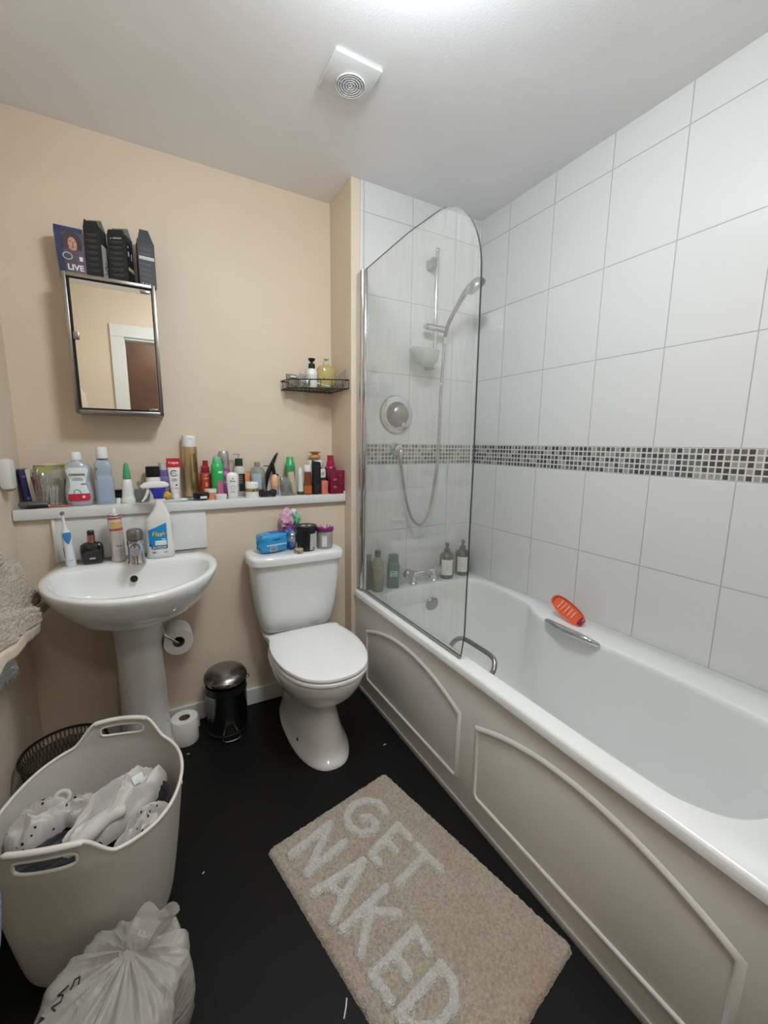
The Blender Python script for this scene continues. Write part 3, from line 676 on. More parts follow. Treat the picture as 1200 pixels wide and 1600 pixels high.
for k, (z, ww) in enumerate(((.084, .03), (.072, .034), (.068, .026), (.05, .014), (.03, .014), (.018, .03))): g.box((-.002, -.0152, z), (ww, .0004, .0012))
obj('lettering', g, mat('olive_ink', (92, 96, 66), .6), t)
t = thing('hair_trimmer', 'flat grey and black hair trimmer lying at the left end of the shelf', 'trimmer', (-1.918, .100, ZS), .12)
obj('body', MB().loft([[(x, p[1], p[2]) for p in [(0, h*cos(a)*1.4, .013+hz*sin(a)) for a in [2*pi*i/20 for i in range(20)]]] for x, h, hz in ((-.042, .008, .006), (-.036, .014, .011), (-.01, .016, .012), (.02, .015, .0115), (.04, .011, .009), (.046, .004, .004))]), mat('trimmer_grey', (92, 90, 90), .3), t)
obj('grip', MB().box((.012, -.018, .008), (.062, .014, .012), .005), BLACK, t, label='black rubber grip')
t = thing('face_razor', 'slim rose gold wand lying in front of the olive carton', 'razor', (-1.842, .090, ZS+.006), .05)
rg = mat('rose_gold', (196, 138, 120), .2, metal=1)
obj('handle', MB().tube([(-.030, 0, 0), (-.015, 0, 0), (.02, 0, -.001), (.034, 0, -.001)], [.0055, .005, .004, .003], 12), rg, t)
obj('tip', MB().sphere((-.033, 0, .001), .0068, 14), rg, t)

# big mouthwash
t = thing('mouthwash_bottle', 'pear-shaped clear mouthwash bottle with a red and white gum-care label', 'bottle', (-1.784, .118, ZS), tocam(-1.78, .12, .45))
cm_ = mat('mouthwash_clear', (190, 200, 208), .12, coat=.4, trans=.25)
bd = []
for w_, d_, z in ((.034, .020, .0), (.040, .024, .004), (.043, .026, .03), (.0425, .026, .06), (.038, .024, .085), (.036, .023, .10), (.039, .024, .12), (.040, .024, .138), (.035, .022, .152), (.024, .018, .160), (.015, .015, .165), (.014, .014, .172)):
    bd.append(ring(0, 0, z, w_, d_, 36, 2.4))
obj('body', MB().loft(bd), cm_, t, ang=60)
obj('cap', MB().lathe([(.017, .168), (.018, .170), (.016, .196), (.015, .198), (.001, .198)], 30), WHITE, t)
def lab_shape(z):  # half width of label
    return .029+.005*cos((z-.03)*2*pi/.11)
lm_ = MB(); zz = np.linspace(.018, .142, 16)
def frontrow(z, ww, off=.0006):
    k = np.interp(z, [.0, .03, .06, .085, .10, .12, .138, .152], [.024, .026, .026, .024, .023, .024, .024, .022]); wd = np.interp(z, [.0, .03, .06, .085, .10, .12, .138, .152], [.040, .043, .0425, .038, .036, .039, .040, .035])
    return [(u*ww, -k*(1-abs(u*ww/wd)**2.4)**(1/2.4)-off, z) for u in np.linspace(-1, 1, 13)]
lm_.loft([frontrow(z, lab_shape(z)*(1 if .022 < z < .138 else .85)) for z in zz], False, False, closed=False)
obj('paper_label', lm_, mat('label_white', (226, 232, 232), .4), t)
obj('label_band', MB().loft([frontrow(z, lab_shape(z)*(1 if z > .022 else .85), .0009) for z in np.linspace(.018, .046, 5)], False, False, closed=False), mat('label_red', (196, 40, 66), .4), t, label='red lower band of the label')
text('lettering', 'CORSODYL', .0096, INKD, t, 0, -.0252, .116, sx=1.0, bold=.0003)
obj('lettering', lines(MB(), 0, .104, 3, .034, .004, .001, flat=0, y=-.0248), GREYI, t)
obj('tooth_mark', MB().tube(crv([(-.012, -.0272, .044), (-.014, -.0272, .056), (-.006, -.0272, .062), (.002, -.0272, .058), (.006, -.0272, .050), (.003, -.0272, .044)], 4, False), .0012, 6).box((.017, -.0268, .082), (.018, .0005, .003)), mat('teal_ink', (70, 148, 150), .5), t)
obj('lettering', MB().box((.014, -.0275, .034), (.008, .0004, .009)), mat('label_white', (226, 232, 232), .4), t)

t = bottle('mouthwash_bottle', 'tall square pale blue mouthwash bottle with a white cap', 'bottle', -1.704, .130, ZS, [(.029, 0), (.031, .003), (.031, .10), (.028, .105), (.027, .112), (.028, .118), (.0285, .155), (.020, .166), (.016, .170), (.016, .176)], mat('bottle_paleblue', (176, 192, 208), .15, coat=.4, trans=.2),
           [(.0195, .174), (.0205, .176), (.0180, .214), (.017, .217), (.001, .217)], WHITE, sy=.9, e=4)
obj('paper_label', MB().box((0, -.0285, .055), (.040, .0006, .085), .0002), mat('label_paleblue', (158, 176, 200), .35), t)
obj('lettering', MB().box((-.0235, -.0262, .10), (.004, .0025, .008)), GREYI, t)
obj('lettering', MB().box((-.0205, -.0250, .135), (.004, .0025, .010)), GREYI, t)
obj('neck_ring', MB().lathe([(.018, .168), (.0185, .169), (.0185, .172), (.018, .173)], 28), mat('ring_dark', (70, 78, 92), .4), t)
t = thing('bottle_cap', 'little white bottle cap lying between the pale blue bottle and the green-tipped bottle', 'bottle cap', (-1.664, .125, ZS))
obj('cap', MB().lathe([(.009, 0), (.0095, .001), (.009, .018), (.008, .02), (.001, .02)], 20), WHITE, t)
obj('knurl', MB().lathe([(.0102, .0), (.0102, .010)], 14), WHITE, t)
t = bottle('dark_pot', 'small dark lidded pot against the wall behind the loose white cap', 'pot', -1.664, .195, ZS, [(.016, 0), (.017, .002), (.017, .032), (.015, .034)], mat('dark_glass', (60, 52, 55), .2), [(.018, .034), (.018, .046), (.001, .047)], BLACK)
t = bottle('interdental_bottle', 'white cone bottle with a tall tapered green cap', 'bottle', -1.629, .118, ZS, [(.0235, 0), (.0245, .002), (.0245, .018), (.0225, .022), (.021, .028), (.018, .07), (.0155, .092), (.013, .094)], glossy('bottle_ivory', (228, 232, 226)),
           [(.0135, .090), (.0140, .094), (.0115, .125), (.0075, .150), (.004, .157), (.001, .158)], glossy('cap_seagreen', (70, 158, 116)))
obj('shoulder_ring', MB().lathe([(.0252, .006), (.0255, .009), (.0252, .012)], 28), WHITE, t)
t = thing('glass_tumbler', 'low clear glass dish holding small bits behind the spray cleaner head', 'glass dish', (-1.583, .125, ZS))
gdish = clear('clear_glass', (205, 208, 205), .12, refl=2)
obj('dish', MB().lathe([(.022, 0), (.026, .003), (.029, .03), (.030, .045), (.028, .045), (.025, .006), (.001, .004)], 30, cap1=False), gdish, t)
obj('contents', MB().sphere((-.006, .004, .014), (.012, .010, .008)).sphere((.010, -.006, .012), (.008, .010, .006)), mat('bits_grey', (120, 112, 110), .5), t)
t = thing('perfume_bottle', 'tiny clear perfume bottle with a ball stopper behind the glass dish', 'bottle', (-1.590, .195, ZS), .2)
obj('body', MB().box((0, 0, .024), (.036, .020, .048), .005), clear('clear_olive', (186, 184, 158), .2, refl=2), t)
obj('stopper', MB().lathe([(.005, .046), (.005, .056), (.010, .060), (.011, .070), (.007, .078), (.001, .080)], 18), gdish, t)

t = bottle('deodorant_bottle', 'squat white bottle with a black cap behind the spray cleaner', 'bottle', -1.539, .195, ZS, [(.025, 0), (.0265, .002), (.0265, .088), (.024, .093), (.022, .096)], WHITE, [(.0255, .094), (.0265, .096), (.0262, .136), (.024, .138), (.001, .138)], BLACK, sy=.8, capsy=.8)
text('lettering', 'Natural', .0095, INKD, t, 0, 0, .070, r=.0270, sy=.8, sx=.95)
obj('lettering', lines(MB(), .0268, .052, 5, .026, .006, .0008, sy=.8), GREYI, t)
t = bottle('lavender_bottle', 'purple-filled bottle with a clear cap between the black-capped bottle and toothpaste', 'bottle', -1.500, .212, ZS, [(.020, 0), (.022, .002), (.022, .118), (.0215, .122)], mat('lavender_liquid', (112, 98, 158), .2, coat=.4), [(.0175, .121), (.0175, .140), (.0165, .152), (.001, .153)], mat('cap_milky', (198, 194, 196), .3))
obj('paper_label', MB().patch(.0222, -1, 1, .035, .095, 12), mat('lavender_label', (134, 122, 176), .4), t)
obj('lettering', lines(MB(), .0225, .085, 3, .026, .006, .0012), mat('ink_violet', (80, 66, 130), .5), t)
t = thing('toothpaste_tube', 'white toothpaste tube with a red top standing on its cap', 'toothpaste', (-1.460, .195, ZS), tocam(-1.46, .19, .45))
g = [ring(0, 0, z, a, b_, 32, 2.2) for z, a, b_ in ((.014, .014, .014), (.020, .0165, .0155), (.05, .0195, .0145), (.10, .0225, .0105), (.14, .0245, .006), (.160, .0255, .002), (.170, .0258, .0009))]
obj('tube', MB().loft(g), WHITE, t, ang=70)
obj('cap', MB().lathe([(.0165, 0), (.017, .001), (.016, .018), (.0145, .020)], 24), WHITE, t)
redm = glossy('toothpaste_red', (196, 32, 50))
g = [ring(0, 0, z, a+.0004, b_+.0004, 32, 2.2) for z, a, b_ in ((.132, .0241, .0069), (.140, .0245, .006), (.160, .0255, .002), (.1705, .0258, .0009))]
obj('red_band', MB().loft(g), redm, t, ang=70, label='red upper end of the tube')
text('lettering', 'Colgate', .0125, INKW, t, 0, -.0058, .152, M=None, bold=.0003)
obj('lettering', MB().tube([(.012*cos(a*2*pi/28), -.0108, .108+.012*sin(a*2*pi/28)) for a in range(3, 27)], .0014, 6), INKD, t)
text('lettering', 'Total', .007, mat('ink_red', (190, 50, 50), .5), t, 0, -.0112, .108)
obj('lettering', lines(MB(), 0, .084, 3, .022, .004, .0012, flat=0, y=-.0135), mat('ink_teal_grey', (96, 130, 140), .5), t)
obj('lettering', MB().box((.004, -.0150, .045), (.018, .0006, .0016)).box((.006, -.0148, .058), (.006, .0006, .006)), INKD, t)
t = thing('bath_puff', 'small crumpled yellow puff beside the foot of the toothpaste tube', 'sponge', (-1.492, .160, ZS))
g = MB(); n_ = 28
for j in range(1): g.loft([[((.004+.0135*sin(pi*k/12))*(1+.16*sin(5*i*2*pi/n_+k))*cos(2*pi*i/n_), (.004+.0135*sin(pi*k/12))*(1+.16*sin(5*i*2*pi/n_+k))*sin(2*pi*i/n_), .001+.034*k/12) for i in range(n_)] for k in range(13)])
obj('puff', g, mat('puff_yellow', (206, 168, 50), .7), t); obj('loop', MB().tube([(-.006, -.004, .032), (-.010, -.004, .040), (-.004, 0, .036)], .0012, 6), mat('loop_brown', (120, 70, 40), .6), t)
t = thing('toothbrush', 'white and blue toothbrush lying with its handle over the shelf edge', 'toothbrush', (-1.462, .075, ZS+.006), .25)
obj('handle', MB().tube(crv([(-.045, .012, 0), (-.015, .003, .002), (.012, -.010, .002), (.035, -.018, .002)], 5, False), [.003]*6+[.004]*3+[.0055]*7, 10), glossy('brush_white', (222, 230, 234)), t)
obj('grip_pad', MB().tube([(-.022, .006, .0055), (-.006, .000, .0065)], .002, 8), glossy('brush_blue', (70, 130, 190)), t)
obj('bristles', MB().box((-.047, .012, .005), (.014, .008, .008), .001), mat('bristle_white', (235, 238, 240), .8), t)
t = thing('toothbrush', 'slim blue toothbrush lying beneath the black compact', 'toothbrush', (-1.412, .088, ZS+.0045), -.08)
obj('handle', MB().tube(crv([(-.045, 0, 0), (-.01, .002, .001), (.022, 0, 0), (.040, -.002, 0)], 5, False), .0036, 10), glossy('brush_steelblue', (96, 140, 170)), t)
obj('grip_end', MB().tube([(.018, 0, 0), (.042, -.002, 0)], .0042, 10), glossy('brush_grey', (150, 160, 168)), t)
t = bottle('hairspray_can', 'tall metallic gold hairspray can with a white cap, tallest thing on the shelf', 'spray can', -1.394, .207, ZS, [(.028, 0), (.0300, .003), (.0300, .215), (.0292, .219)], mat('can_gold', (200, 178, 138), .32, metal=1), [(.0285, .219), (.0290, .220), (.0272, .262), (.0262, .266), (.001, .266)], WHITE)
obj('actuator', MB().box((.004, -.026, .256), (.020, .006, .012), .002), WHITE, t)
obj('lettering', MB().patch(.0302, .35, .75, .11, .19, 6), mat('can_gold_dark', (140, 112, 76), .4, metal=.8), t)
obj('base_rim', MB().lathe([(.0305, 0), (.031, .003), (.0303, .006)], 32), mat('can_gold_dark', (140, 112, 76), .4, metal=.8), t)
t = thing('compact_case', 'rounded black compact with a white label on the front edge of the shelf', 'compact', (-1.368, .093, ZS+.0055), .1)
obj('case', MB().loft([ring(0, 0, z, a, b_, 36, 2.6) for z, a, b_ in ((0, .026, .020), (.003, .031, .024), (.012, .033, .026), (.014, .0325, .0255), (.016, .033, .026), (.025, .032, .025), (.028, .028, .021))]), BLACK, t)
obj('paper_label', MB().box((.004, -.0262, .008), (.026, .0012, .010), .0003), mat('label_white', (226, 232, 232), .4), t)
t = bottle('cream_jar', 'little orange jar with a pale pink lid in front of the red spray', 'jar', -1.330, .103, ZS, [(.021, 0), (.0225, .002), (.0225, .026), (.020, .028)], glossy('jar_orange', (222, 142, 104)), [(.0235, .028), (.024, .029), (.024, .042), (.023, .044), (.001, .044)], glossy('lid_blush', (228, 208, 200)), capname='lid')
t = bottle('face_mist_bottle', 'orange-red mist bottle with a crimson spray top', 'spray bottle', -1.334, .205, ZS, [(.022, 0), (.0235, .002), (.0235, .09), (.021, .10), (.015, .106), (.013, .108)], glossy('mist_red', (180, 70, 52)), [(.0155, .106), (.0160, .108), (.0155, .132), (.0115, .135), (.0108, .160), (.001, .161)], glossy('mist_crimson', (164, 36, 62)), capname='spray_top')
obj('emblem', MB().patch(.0237, -.2, .2, .046, .066, 6), mat('ink_peach', (232, 160, 130), .6), t)
obj('lettering', lines(MB(), .0237, .030, 3, .022, .005, .0009).patch(.0237, -.5, .5, .080, .085, 6), mat('ink_peach', (232, 160, 130), .6), t)
t = bottle('deodorant_can', 'bright green and pink deodorant can with a mint green cap', 'spray can', -1.292, .155, ZS, [(.024, 0), (.0255, .003), (.0258, .13), (.0245, .142), (.019, .150)], glossy('can_green', (48, 180, 96)), [(.0185, .148), (.0190, .150), (.0165, .172), (.013, .178), (.001, .179)], glossy('cap_mint', (96, 190, 140)))
obj('pink_panel', MB().patch(.0258, -.15, 1.2, .006, .075, 12, shape=lambda k: 1-.35*k), glossy('can_pink', (206, 110, 150)), t, label='pink lower panel')
obj('lettering', MB().patch(.026, .05, .8, .108, .116, 8), INKW, t)
t = bottle('hair_spray_can', 'purple and silver aerosol can behind the green deodorant', 'spray can', -1.256, .210, ZS, [(.0225, 0), (.0240, .003), (.0240, .125)], glossy('can_purple', (164, 78, 148)), [(.0240, .125), (.0240, .165), (.0230, .19), (.0195, .200), (.001, .203)], mat('cap_silver_lilac', (190, 184, 186), .25, metal=.7))
obj('lettering', MB().patch(.0243, -.5, .5, .095, .112, 8).patch(.0243, -.5, .5, .06, .066, 8), mat('ink_lilac', (206, 140, 196), .5), t)
t = bottle('balm_pot', 'flat white round pot at the shelf edge in front of the green can', 'jar', -1.291, .088, ZS, [(.021, 0), (.0225, .002), (.0225, .010)], glossy('pot_white', (230, 236, 236)), [(.0235, .010), (.0238, .011), (.0235, .020), (.021, .022), (.001, .022)], WHITE, capname='lid')
t = thing('body_wash_tube', 'white tapered tube with grey and pink print on the shelf edge', 'tube', (-1.242, .090, ZS), tocam(-1.24, .09, .4))
obj('tube', MB().loft([ring(0, 0, z, a, b_, 32, 2.3) for z, a, b_ in ((0, .018, .013), (.002, .0195, .014), (.03, .0205, .014), (.06, .0225, .0145), (.095, .0245, .014), (.108, .021, .012), (.113, .012, .007))]), WHITE, t, ang=70)
text('lettering', 'Dove', .010, mat('ink_navy', (52, 62, 110), .5), t, 0, -.0150, .076, bold=.0002)
obj('emblem', MB().sphere((.001, -.0148, .087), (.004, .0008, .0025), 12), mat('ink_gold', (150, 128, 74), .5), t)
obj('lettering', MB().tube([(.009*cos(a/3), -.0148, .048+.009*sin(a/3)) for a in range(19)], .0009, 5).box((0, -.0145, .030), (.022, .0006, .003)), mat('ink_pinkgrey', (190, 160, 168), .5), t)
obj('cap', MB().loft([ring(0, 0, z, a, b_, 32, 2.3) for z, a, b_ in ((0, .0198, .0148), (.012, .0205, .0150), (.014, .020, .0145))]), mat('cap_palegrey', (206, 214, 214), .3), t)
t = bottle('pump_bottle', 'grey-white bottle with a dark green pump collar', 'bottle', -1.192, .202, ZS, [(.025, 0), (.027, .002), (.027, .10), (.0255, .118), (.018, .132), (.012, .136)], glossy('pump_greywhite', (200, 200, 192)), [(.0165, .134), (.0170, .136), (.0165, .168), (.001, .169)], glossy('collar_green', (36, 64, 46)), capname='collar')
obj('pump_head', MB().tube([(0, 0, .168), (0, 0, .186)], .003, 10).box((-.010, -.002, .187), (.034, .009, .006), .0025), clear('pump_clear', (226, 222, 216), .4), t)
obj('paper_label', MB().patch(.0272, -.2, 1.1, .02, .10, 12), mat('label_black', (40, 38, 38), .4), t)
obj('lettering', lines(MB(), .0277, .09, 5, .02, .008, .001), INKW, t)
t = thing('orange_carton', 'small orange carton standing behind the white gold-banded jar', 'box', (-1.158, .200, ZS), .2)
obj('carton', MB().box((0, 0, .052), (.030, .026, .104), .001), mat('orange_card', (226, 150, 96), .45), t)
obj('end_flap', MB().box((0, 0, .1045), (.028, .024, .001)), mat('orange_card_top', (200, 124, 72), .45), t)
t = bottle('cream_jar', 'white screw-top jar with a gold-lettered band', 'jar', -1.158, .104, ZS, [(.027, 0), (.0285, .003), (.0285, .036), (.026, .038)], WHITE, [(.0275, .040), (.0285, .041), (.0285, .064), (.026, .068), (.001, .069)], WHITE, capname='lid')
obj('gold_band', MB().lathe([(.0288, .026), (.0289, .028), (.0289, .038), (.0285, .039)], 36), mat('band_gold', (186, 158, 92), .3, metal=.7), t)
text('lettering', 'BE', .009, INKD, t, .004, 0, .0325, r=.0292, bold=.0003)
obj('lid_spot', MB().lathe([(.002, 0), (.002, .0006)], 10, M=Matrix.Translation((.014, -.0252, .055)) @ Matrix.Rotation(pi/2, 4, 'X')), INKD, t)
t = bottle('micellar_bottle', 'round-shouldered clear bottle half full of pale liquid', 'bottle', -1.114, .188, ZS, [(.032, 0), (.035, .003), (.0355, .09), (.034, .108), (.026, .124), (.014, .131), (.012, .133)], clear('bottle_clear', (214, 220, 216), .22, refl=1.6), [(.0125, .131), (.0132, .132), (.0132, .150), (.012, .152), (.001, .152)], mat('cap_smoke', (170, 168, 158), .25, trans=.4))
obj('liquid', MB().lathe([(.031, .003), (.0335, .006), (.034, .085), (.001, .085)], 32), clear('liquid_grey', (190, 198, 200), .25), t)
obj('paper_label', MB().patch(.0357, -.9, .35, .03, .10, 12), mat('label_bluegrey', (170, 186, 194), .4), t)
t = thing('hair_scrunchie', 'black crumpled hair tie heap in front of the clear bottle', 'hair tie', (-1.090, .098, ZS), 0)
g = MB()
rows = []
for k in range(48):
    a = k*2*pi/48; R0 = .021+.002*sin(a*5)
    c_ = Vector((R0*cos(a)*1.35, R0*sin(a)*.8, .0155+.004*sin(a*3)))
    rr_ = .0115+.0028*sin(a*13)
    rows.append([c_+Vector((cos(a), sin(a), 0))*rr_*cos(b_)*.9+Vector((0, 0, 1))*rr_*sin(b_) for b_ in [2*pi*i/10 for i in range(10)]])
rows.append(rows[0]); obj('band', g.loft(rows, False, False), mat('velvet_black', (18, 18, 19), .9, sheen=.3), t)
obj('pale_tag', MB().box((-.002, -.018, .030), (.009, .002, .016), .001), mat('tag_grey', (176, 176, 172), .5), t)
# hair claw clip standing open
t = thing('hair_clip', 'big black plastic hair clip standing upright against the wall', 'hair clip', (-1.040, .205, ZS), .1)
g = MB().loft([[(cx+a*cos(b_)*.9, .006*sin(b_)*1.4, z+a*.25*cos(b_)) for b_ in [2*pi*i/16 for i in range(16)]] for cx, z, a in ((-.038, .010, .004), (-.036, .03, .009), (-.030, .07, .013), (-.014, .115, .016), (.006, .155, .0125), (.020, .183, .0085), (.026, .193, .004))])
obj('upper_jaw', g, BLACK, t)
obj('lower_jaw', MB().loft([[(cx+a*cos(b_), -.010+.004*sin(b_), z) for b_ in [2*pi*i/12 for i in range(12)]] for cx, z, a in ((.012, .062, .006), (.006, .09, .008), (.000, .12, .010), (-.002, .145, .006))]), BLACK, t)
obj('spring_lever', MB().tube([(-.045, -.006, .132), (-.030, -.008, .134), (-.012, -.008, .130)], .0028, 8).box((.014, -.010, .088), (.022, .010, .012), .003), BLACK, t)
t = bottle('foundation_bottle', 'egg-shaped frosted bottle with a peach dome cap', 'bottle', -1.044, .152, ZS, [(.016, 0), (.018, .002), (.0185, .02), (.0175, .042)], clear('frost_grey', (224, 216, 212), .5), [(.0182, .042), (.0190, .05), (.0190, .066), (.0165, .082), (.010, .092), (.001, .095)], glossy('cap_peach', (232, 190, 148)))
obj('lower_band', MB().lathe([(.0186, .032), (.0188, .034), (.0186, .044)], 28), glossy('band_peach', (214, 168, 132)), t)
t = thing('makeup_pouch', 'crumpled see-through pouch with dark brushes inside', 'pouch', (-1.000, .105, ZS), .1)
g = []
for k, (a, b_, z) in enumerate(((.026, .014, .001), (.031, .019, .02), (.032, .017, .05), (.033, .012, .072), (.031, .004, .084))):
    g.append([(p[0]+.002*sin(i*1.9+k*2), p[1]+.0025*sin(i*2.7+k), z+.003*sin(i*.9+k)) for i, p in enumerate(ring(0, 0, z, a, b_, 36, 3))])
obj('film', MB().loft(g), clear('pouch_film', (196, 198, 202), .22, refl=2.5), t)
g = MB()
for k in range(6): g.sphere((-.016+.006*k, .002*(k % 2), .02+.008*(k % 3)), (.006, .006, .018), 12)
obj('contents', g, mat('pouch_dark', (62, 66, 84), .6), t)
t = bottle('shampoo_bottle', 'upside-down shaped emerald green bottle behind the white and green tubes', 'bottle', -.957, .195, ZS, [(.018, 0), (.022, .004), (.0235, .05), (.0240, .10), (.0225, .118), (.0215, .120)], glossy('green_translucent', (80, 150, 84)), [(.0240, .119), (.0242, .122), (.0225, .142), (.0195, .146), (.0165, .170), (.014, .174), (.001, .175)], glossy('cap_emerald', (46, 168, 100)))
obj('cap_seam', MB().lathe([(.0235, .135), (.0238, .1365), (.0235, .138)], 28), glossy('seam_green', (110, 196, 140)), t)
t = thing('hand_cream_tube', 'olive-beige tube leaning against the white green-capped tube', 'tube', (-.966, .098, ZS+.002), rot=(0, -.16, .1))
obj('tube', MB().loft([ring(0, 0, z, a, b_, 24, 2.2) for z, a, b_ in ((.010, .008, .007), (.014, .011, .009), (.05, .013, .007), (.09, .0145, .003), (.108, .015, .0012))]), mat('tube_beige', (190, 178, 150), .35), t, ang=70)
obj('cap', MB().lathe([(.009, 0), (.0095, .001), (.009, .012)], 18), glossy('cap_copper', (184, 130, 100)), t)
t = bottle('serum_tube', 'slim white tube with a dark green base standing upright', 'tube', -.934, .113, ZS, [(.0145, .014), (.0145, .05), (.012, .10), (.0085, .118), (.005, .122), (.0048, .130), (.001, .131)], glossy('tube_greenwhite', (214, 222, 212)), [(.0148, 0), (.0152, .001), (.0150, .015)], glossy('base_green', (40, 84, 58)), capname='base_cap')
t = bottle('toner_bottle', 'amber brown bottle with a white cap', 'bottle', -.900, .105, ZS, [(.019, 0), (.0205, .002), (.0208, .045), (.019, .055), (.0165, .07), (.0165, .105), (.0145, .110)], glossy('amber_glass', (122, 62, 30), .15), [(.0160, .108), (.0165, .109), (.0160, .137), (.015, .139), (.001, .139)], WHITE)
obj('liquid_band', MB().lathe([(.0206, .006), (.0210, .008), (.0210, .042), (.0205, .044)], 32), glossy('amber_light', (176, 98, 48), .15), t)
t = thing('roll_on_bottle', 'matt black slab-like bottle with a slanted top beside the amber bottle', 'bottle', (-.860, .097, ZS), .1)
obj('body', MB().loft([ring(0, 0, z, a, b_, 32, 4) for z, a, b_ in ((0, .018, .014), (.002, .0195, .0155), (.14, .0200, .0155))]), mat('matt_black', (28, 30, 36), .5), t)
obj('cap', MB().loft([[(p[0], p[1], z+k*p[0]) for p in ring(0, 0, 0, a, b_, 32, 4)] for z, a, b_, k in ((.1405, .0200, .0155, 0), (.152, .0200, .0155, -.2), (.156, .018, .013, -.25))]), BLACK, t)
obj('lettering', lines(MB(), 0, .05, 4, .014, .006, .0008, flat=0, y=-.0158), GREYI, t)
t = bottle('cream_tub', 'big white tub at the back with a wooden massager on its lid', 'tub', -.830, .196, ZS, [(.034, 0), (.036, .003), (.0375, .125)], WHITE, [(.0385, .125), (.0392, .127), (.0392, .150), (.036, .157), (.001, .158)], WHITE, capname='lid')
obj('lettering', MB().patch(.0385, .15, .75, .098, .125, 8), mat('ink_plum', (96, 62, 88), .5), t)
t = thing('facial_massager', 'wooden mushroom-shaped massager on top of the white tub', 'massager', (-.832, .190, ZS+.1585))
wood = mat('wood_honey', (184, 140, 84), .45, noise_amt=.15, nscale=60)
obj('base', MB().lathe([(.014, 0), (.024, .006), (.0275, .014), (.025, .022), (.016, .028), (.010, .030)], 30), wood, t)
obj('head', MB().lathe([(.010, .029), (.016, .032), (.028, .038), (.0285, .040), (.022, .042), (.001, .043)], 30), wood, t)
t = thing('ointment_carton', 'white and dark green carton with swirl print behind the pink bar', 'box', (-.822, .130, ZS), .1)
obj('carton', MB().box((0, 0, .058), (.034, .024, .116), .001), mat('card_white', (230, 230, 226), .5), t)
obj('printed_panel', MB().box((0, -.0125, .066), (.0335, .0008, .022)), mat('pine_ink', (34, 66, 50), .5), t)
obj('lettering', MB().tube(crv([(-.010, -.0128, .088), (-.002, -.0128, .100), (.004, -.0128, .092), (.000, -.0128, .086), (.010, -.0128, .104)], 5, False), .001, 5), INKD, t)
t = thing('soap_bar_box', 'small coral pink box at the shelf edge beside the black bottle', 'box', (-.824, .088, ZS), .05)
obj('carton', MB().box((0, 0, .032), (.030, .024, .064), .003), mat('coral_card', (214, 120, 104), .45), t)
obj('lettering', lines(MB(), 0, .05, 4, .018, .008, .0012, flat=0, y=-.0122), mat('coral_ink', (180, 84, 76), .5), t)
t = bottle('lotion_bottle', 'tall magenta bottle with a square crimson cap in the right corner of the shelf', 'bottle', -.765, .152, ZS, [(.026, 0), (.028, .002), (.028, .115), (.026, .128), (.020, .132)], glossy('magenta_bottle', (140, 26, 66)), [(.0195, .130), (.0205, .131), (.0200, .150), (.0165, .151), (.0165, .182), (.001, .183)], glossy('magenta_cap', (164, 34, 78)), capsy=.8)
t = thing('hair_oil_carton', 'wine red carton with white lettering, left of the pair by the shelf end', 'box', (-.777, .090, ZS), .06)
wine = mat('wine_card', (118, 20, 48), .4)
obj('carton', MB().box((0, 0, .056), (.042, .040, .112), .001), wine, t)
obj('lettering', lines(MB(), 0, .072, 2, .018, .005, .0018, flat=0, y=-.0202).box((0, -.0202, .030), (.024, .0004, .0012)).box((0, -.0202, .036), (.010, .0004, .004)), mat('wine_ink', (214, 168, 178), .5), t)
t = thing('hair_oil_carton', 'plain wine red carton, rightmost thing on the long shelf', 'box', (-.7395, .092, ZS), .0)
obj('carton', MB().box((0, 0, .056), (.030, .038, .112), .001), wine, t)
obj('lettering', MB().box((-.002, -.0192, .088), (.006, .0004, .006)).box((.0, -.0192, .05), (.008, .0004, .003)), mat('wine_ink2', (170, 80, 104), .5), t)

# ---------------------------------------------------------------- on the basin
ZB = .7748
t = thing('electric_toothbrush', 'white and blue electric toothbrush standing on the basin corner', 'toothbrush', (-1.815, .004, ZB), .3, None)
t.rotation_euler = (0, -.055, .3)
obj('handle', MB().loft([ring(0, 0, z, a, b_, 28, 2.2) for z, a, b_ in ((0, .0145, .0145), (.003, .0155, .0155), (.022, .0155, .0155), (.06, .0135, .0140), (.09, .0140, .0145), (.115, .0150, .0140), (.128, .0110, .010), (.134, .0075, .0075))]), glossy('brush_body', (224, 230, 236)), t)
obj('base_seam', MB().lathe([(.0156, .021), (.0159, .0222), (.0156, .0235)], 28), glossy('brush_seam', (130, 150, 176)), t)
obj('blue_grip', MB().loft([[(w_*u, -.0140-.0015*(1-u*u), z) for u in np.linspace(-1, 1, 9)] for z, w_ in ((.082, .001), (.090, .006), (.105, .0115), (.118, .0125), (.124, .010))], False, False, closed=False).loft([[(-.0138-.0012*(1-u*u), .006*u, z) for u in np.linspace(-1, 1, 7)] for z in (.004, .03, .07)], False, False, closed=False), glossy('brush_grip_blue', (62, 128, 190)), t)
obj('neck', MB().tube([(0, 0, .130), (0, 0, .160), (0, .001, .190)], [.0065, .005, .0036], 12), WHITE, t)
obj('brush_head', MB().tube([(0, .004, .190), (0, -.007, .193)], .0062, 14).tube([(0, -.006, .1925), (0, -.013, .1945)], .0052, 12), mat('bristle_blue', (96, 116, 132), .7), t)
t = thing('perfume_bottle', 'black square-shouldered perfume bottle with a rose gold neck', 'bottle', (-1.751, .012, ZB), tocam(-1.75, 0, .3))
obj('body', MB().loft([ring(0, 0, z, a, b_, 40, 5) for z, a, b_ in ((0, .028, .016), (.004, .032, .019), (.014, .0345, .0205), (.055, .0355, .021), (.070, .0335, .019), (.077, .024, .014), (.080, .012, .010))]), mat('black_glass', (16, 16, 17), .12, coat=.6), t, ang=60)
obj('neck', MB().lathe([(.0125, .078), (.0125, .104), (.0115, .105)], 24), rg, t)
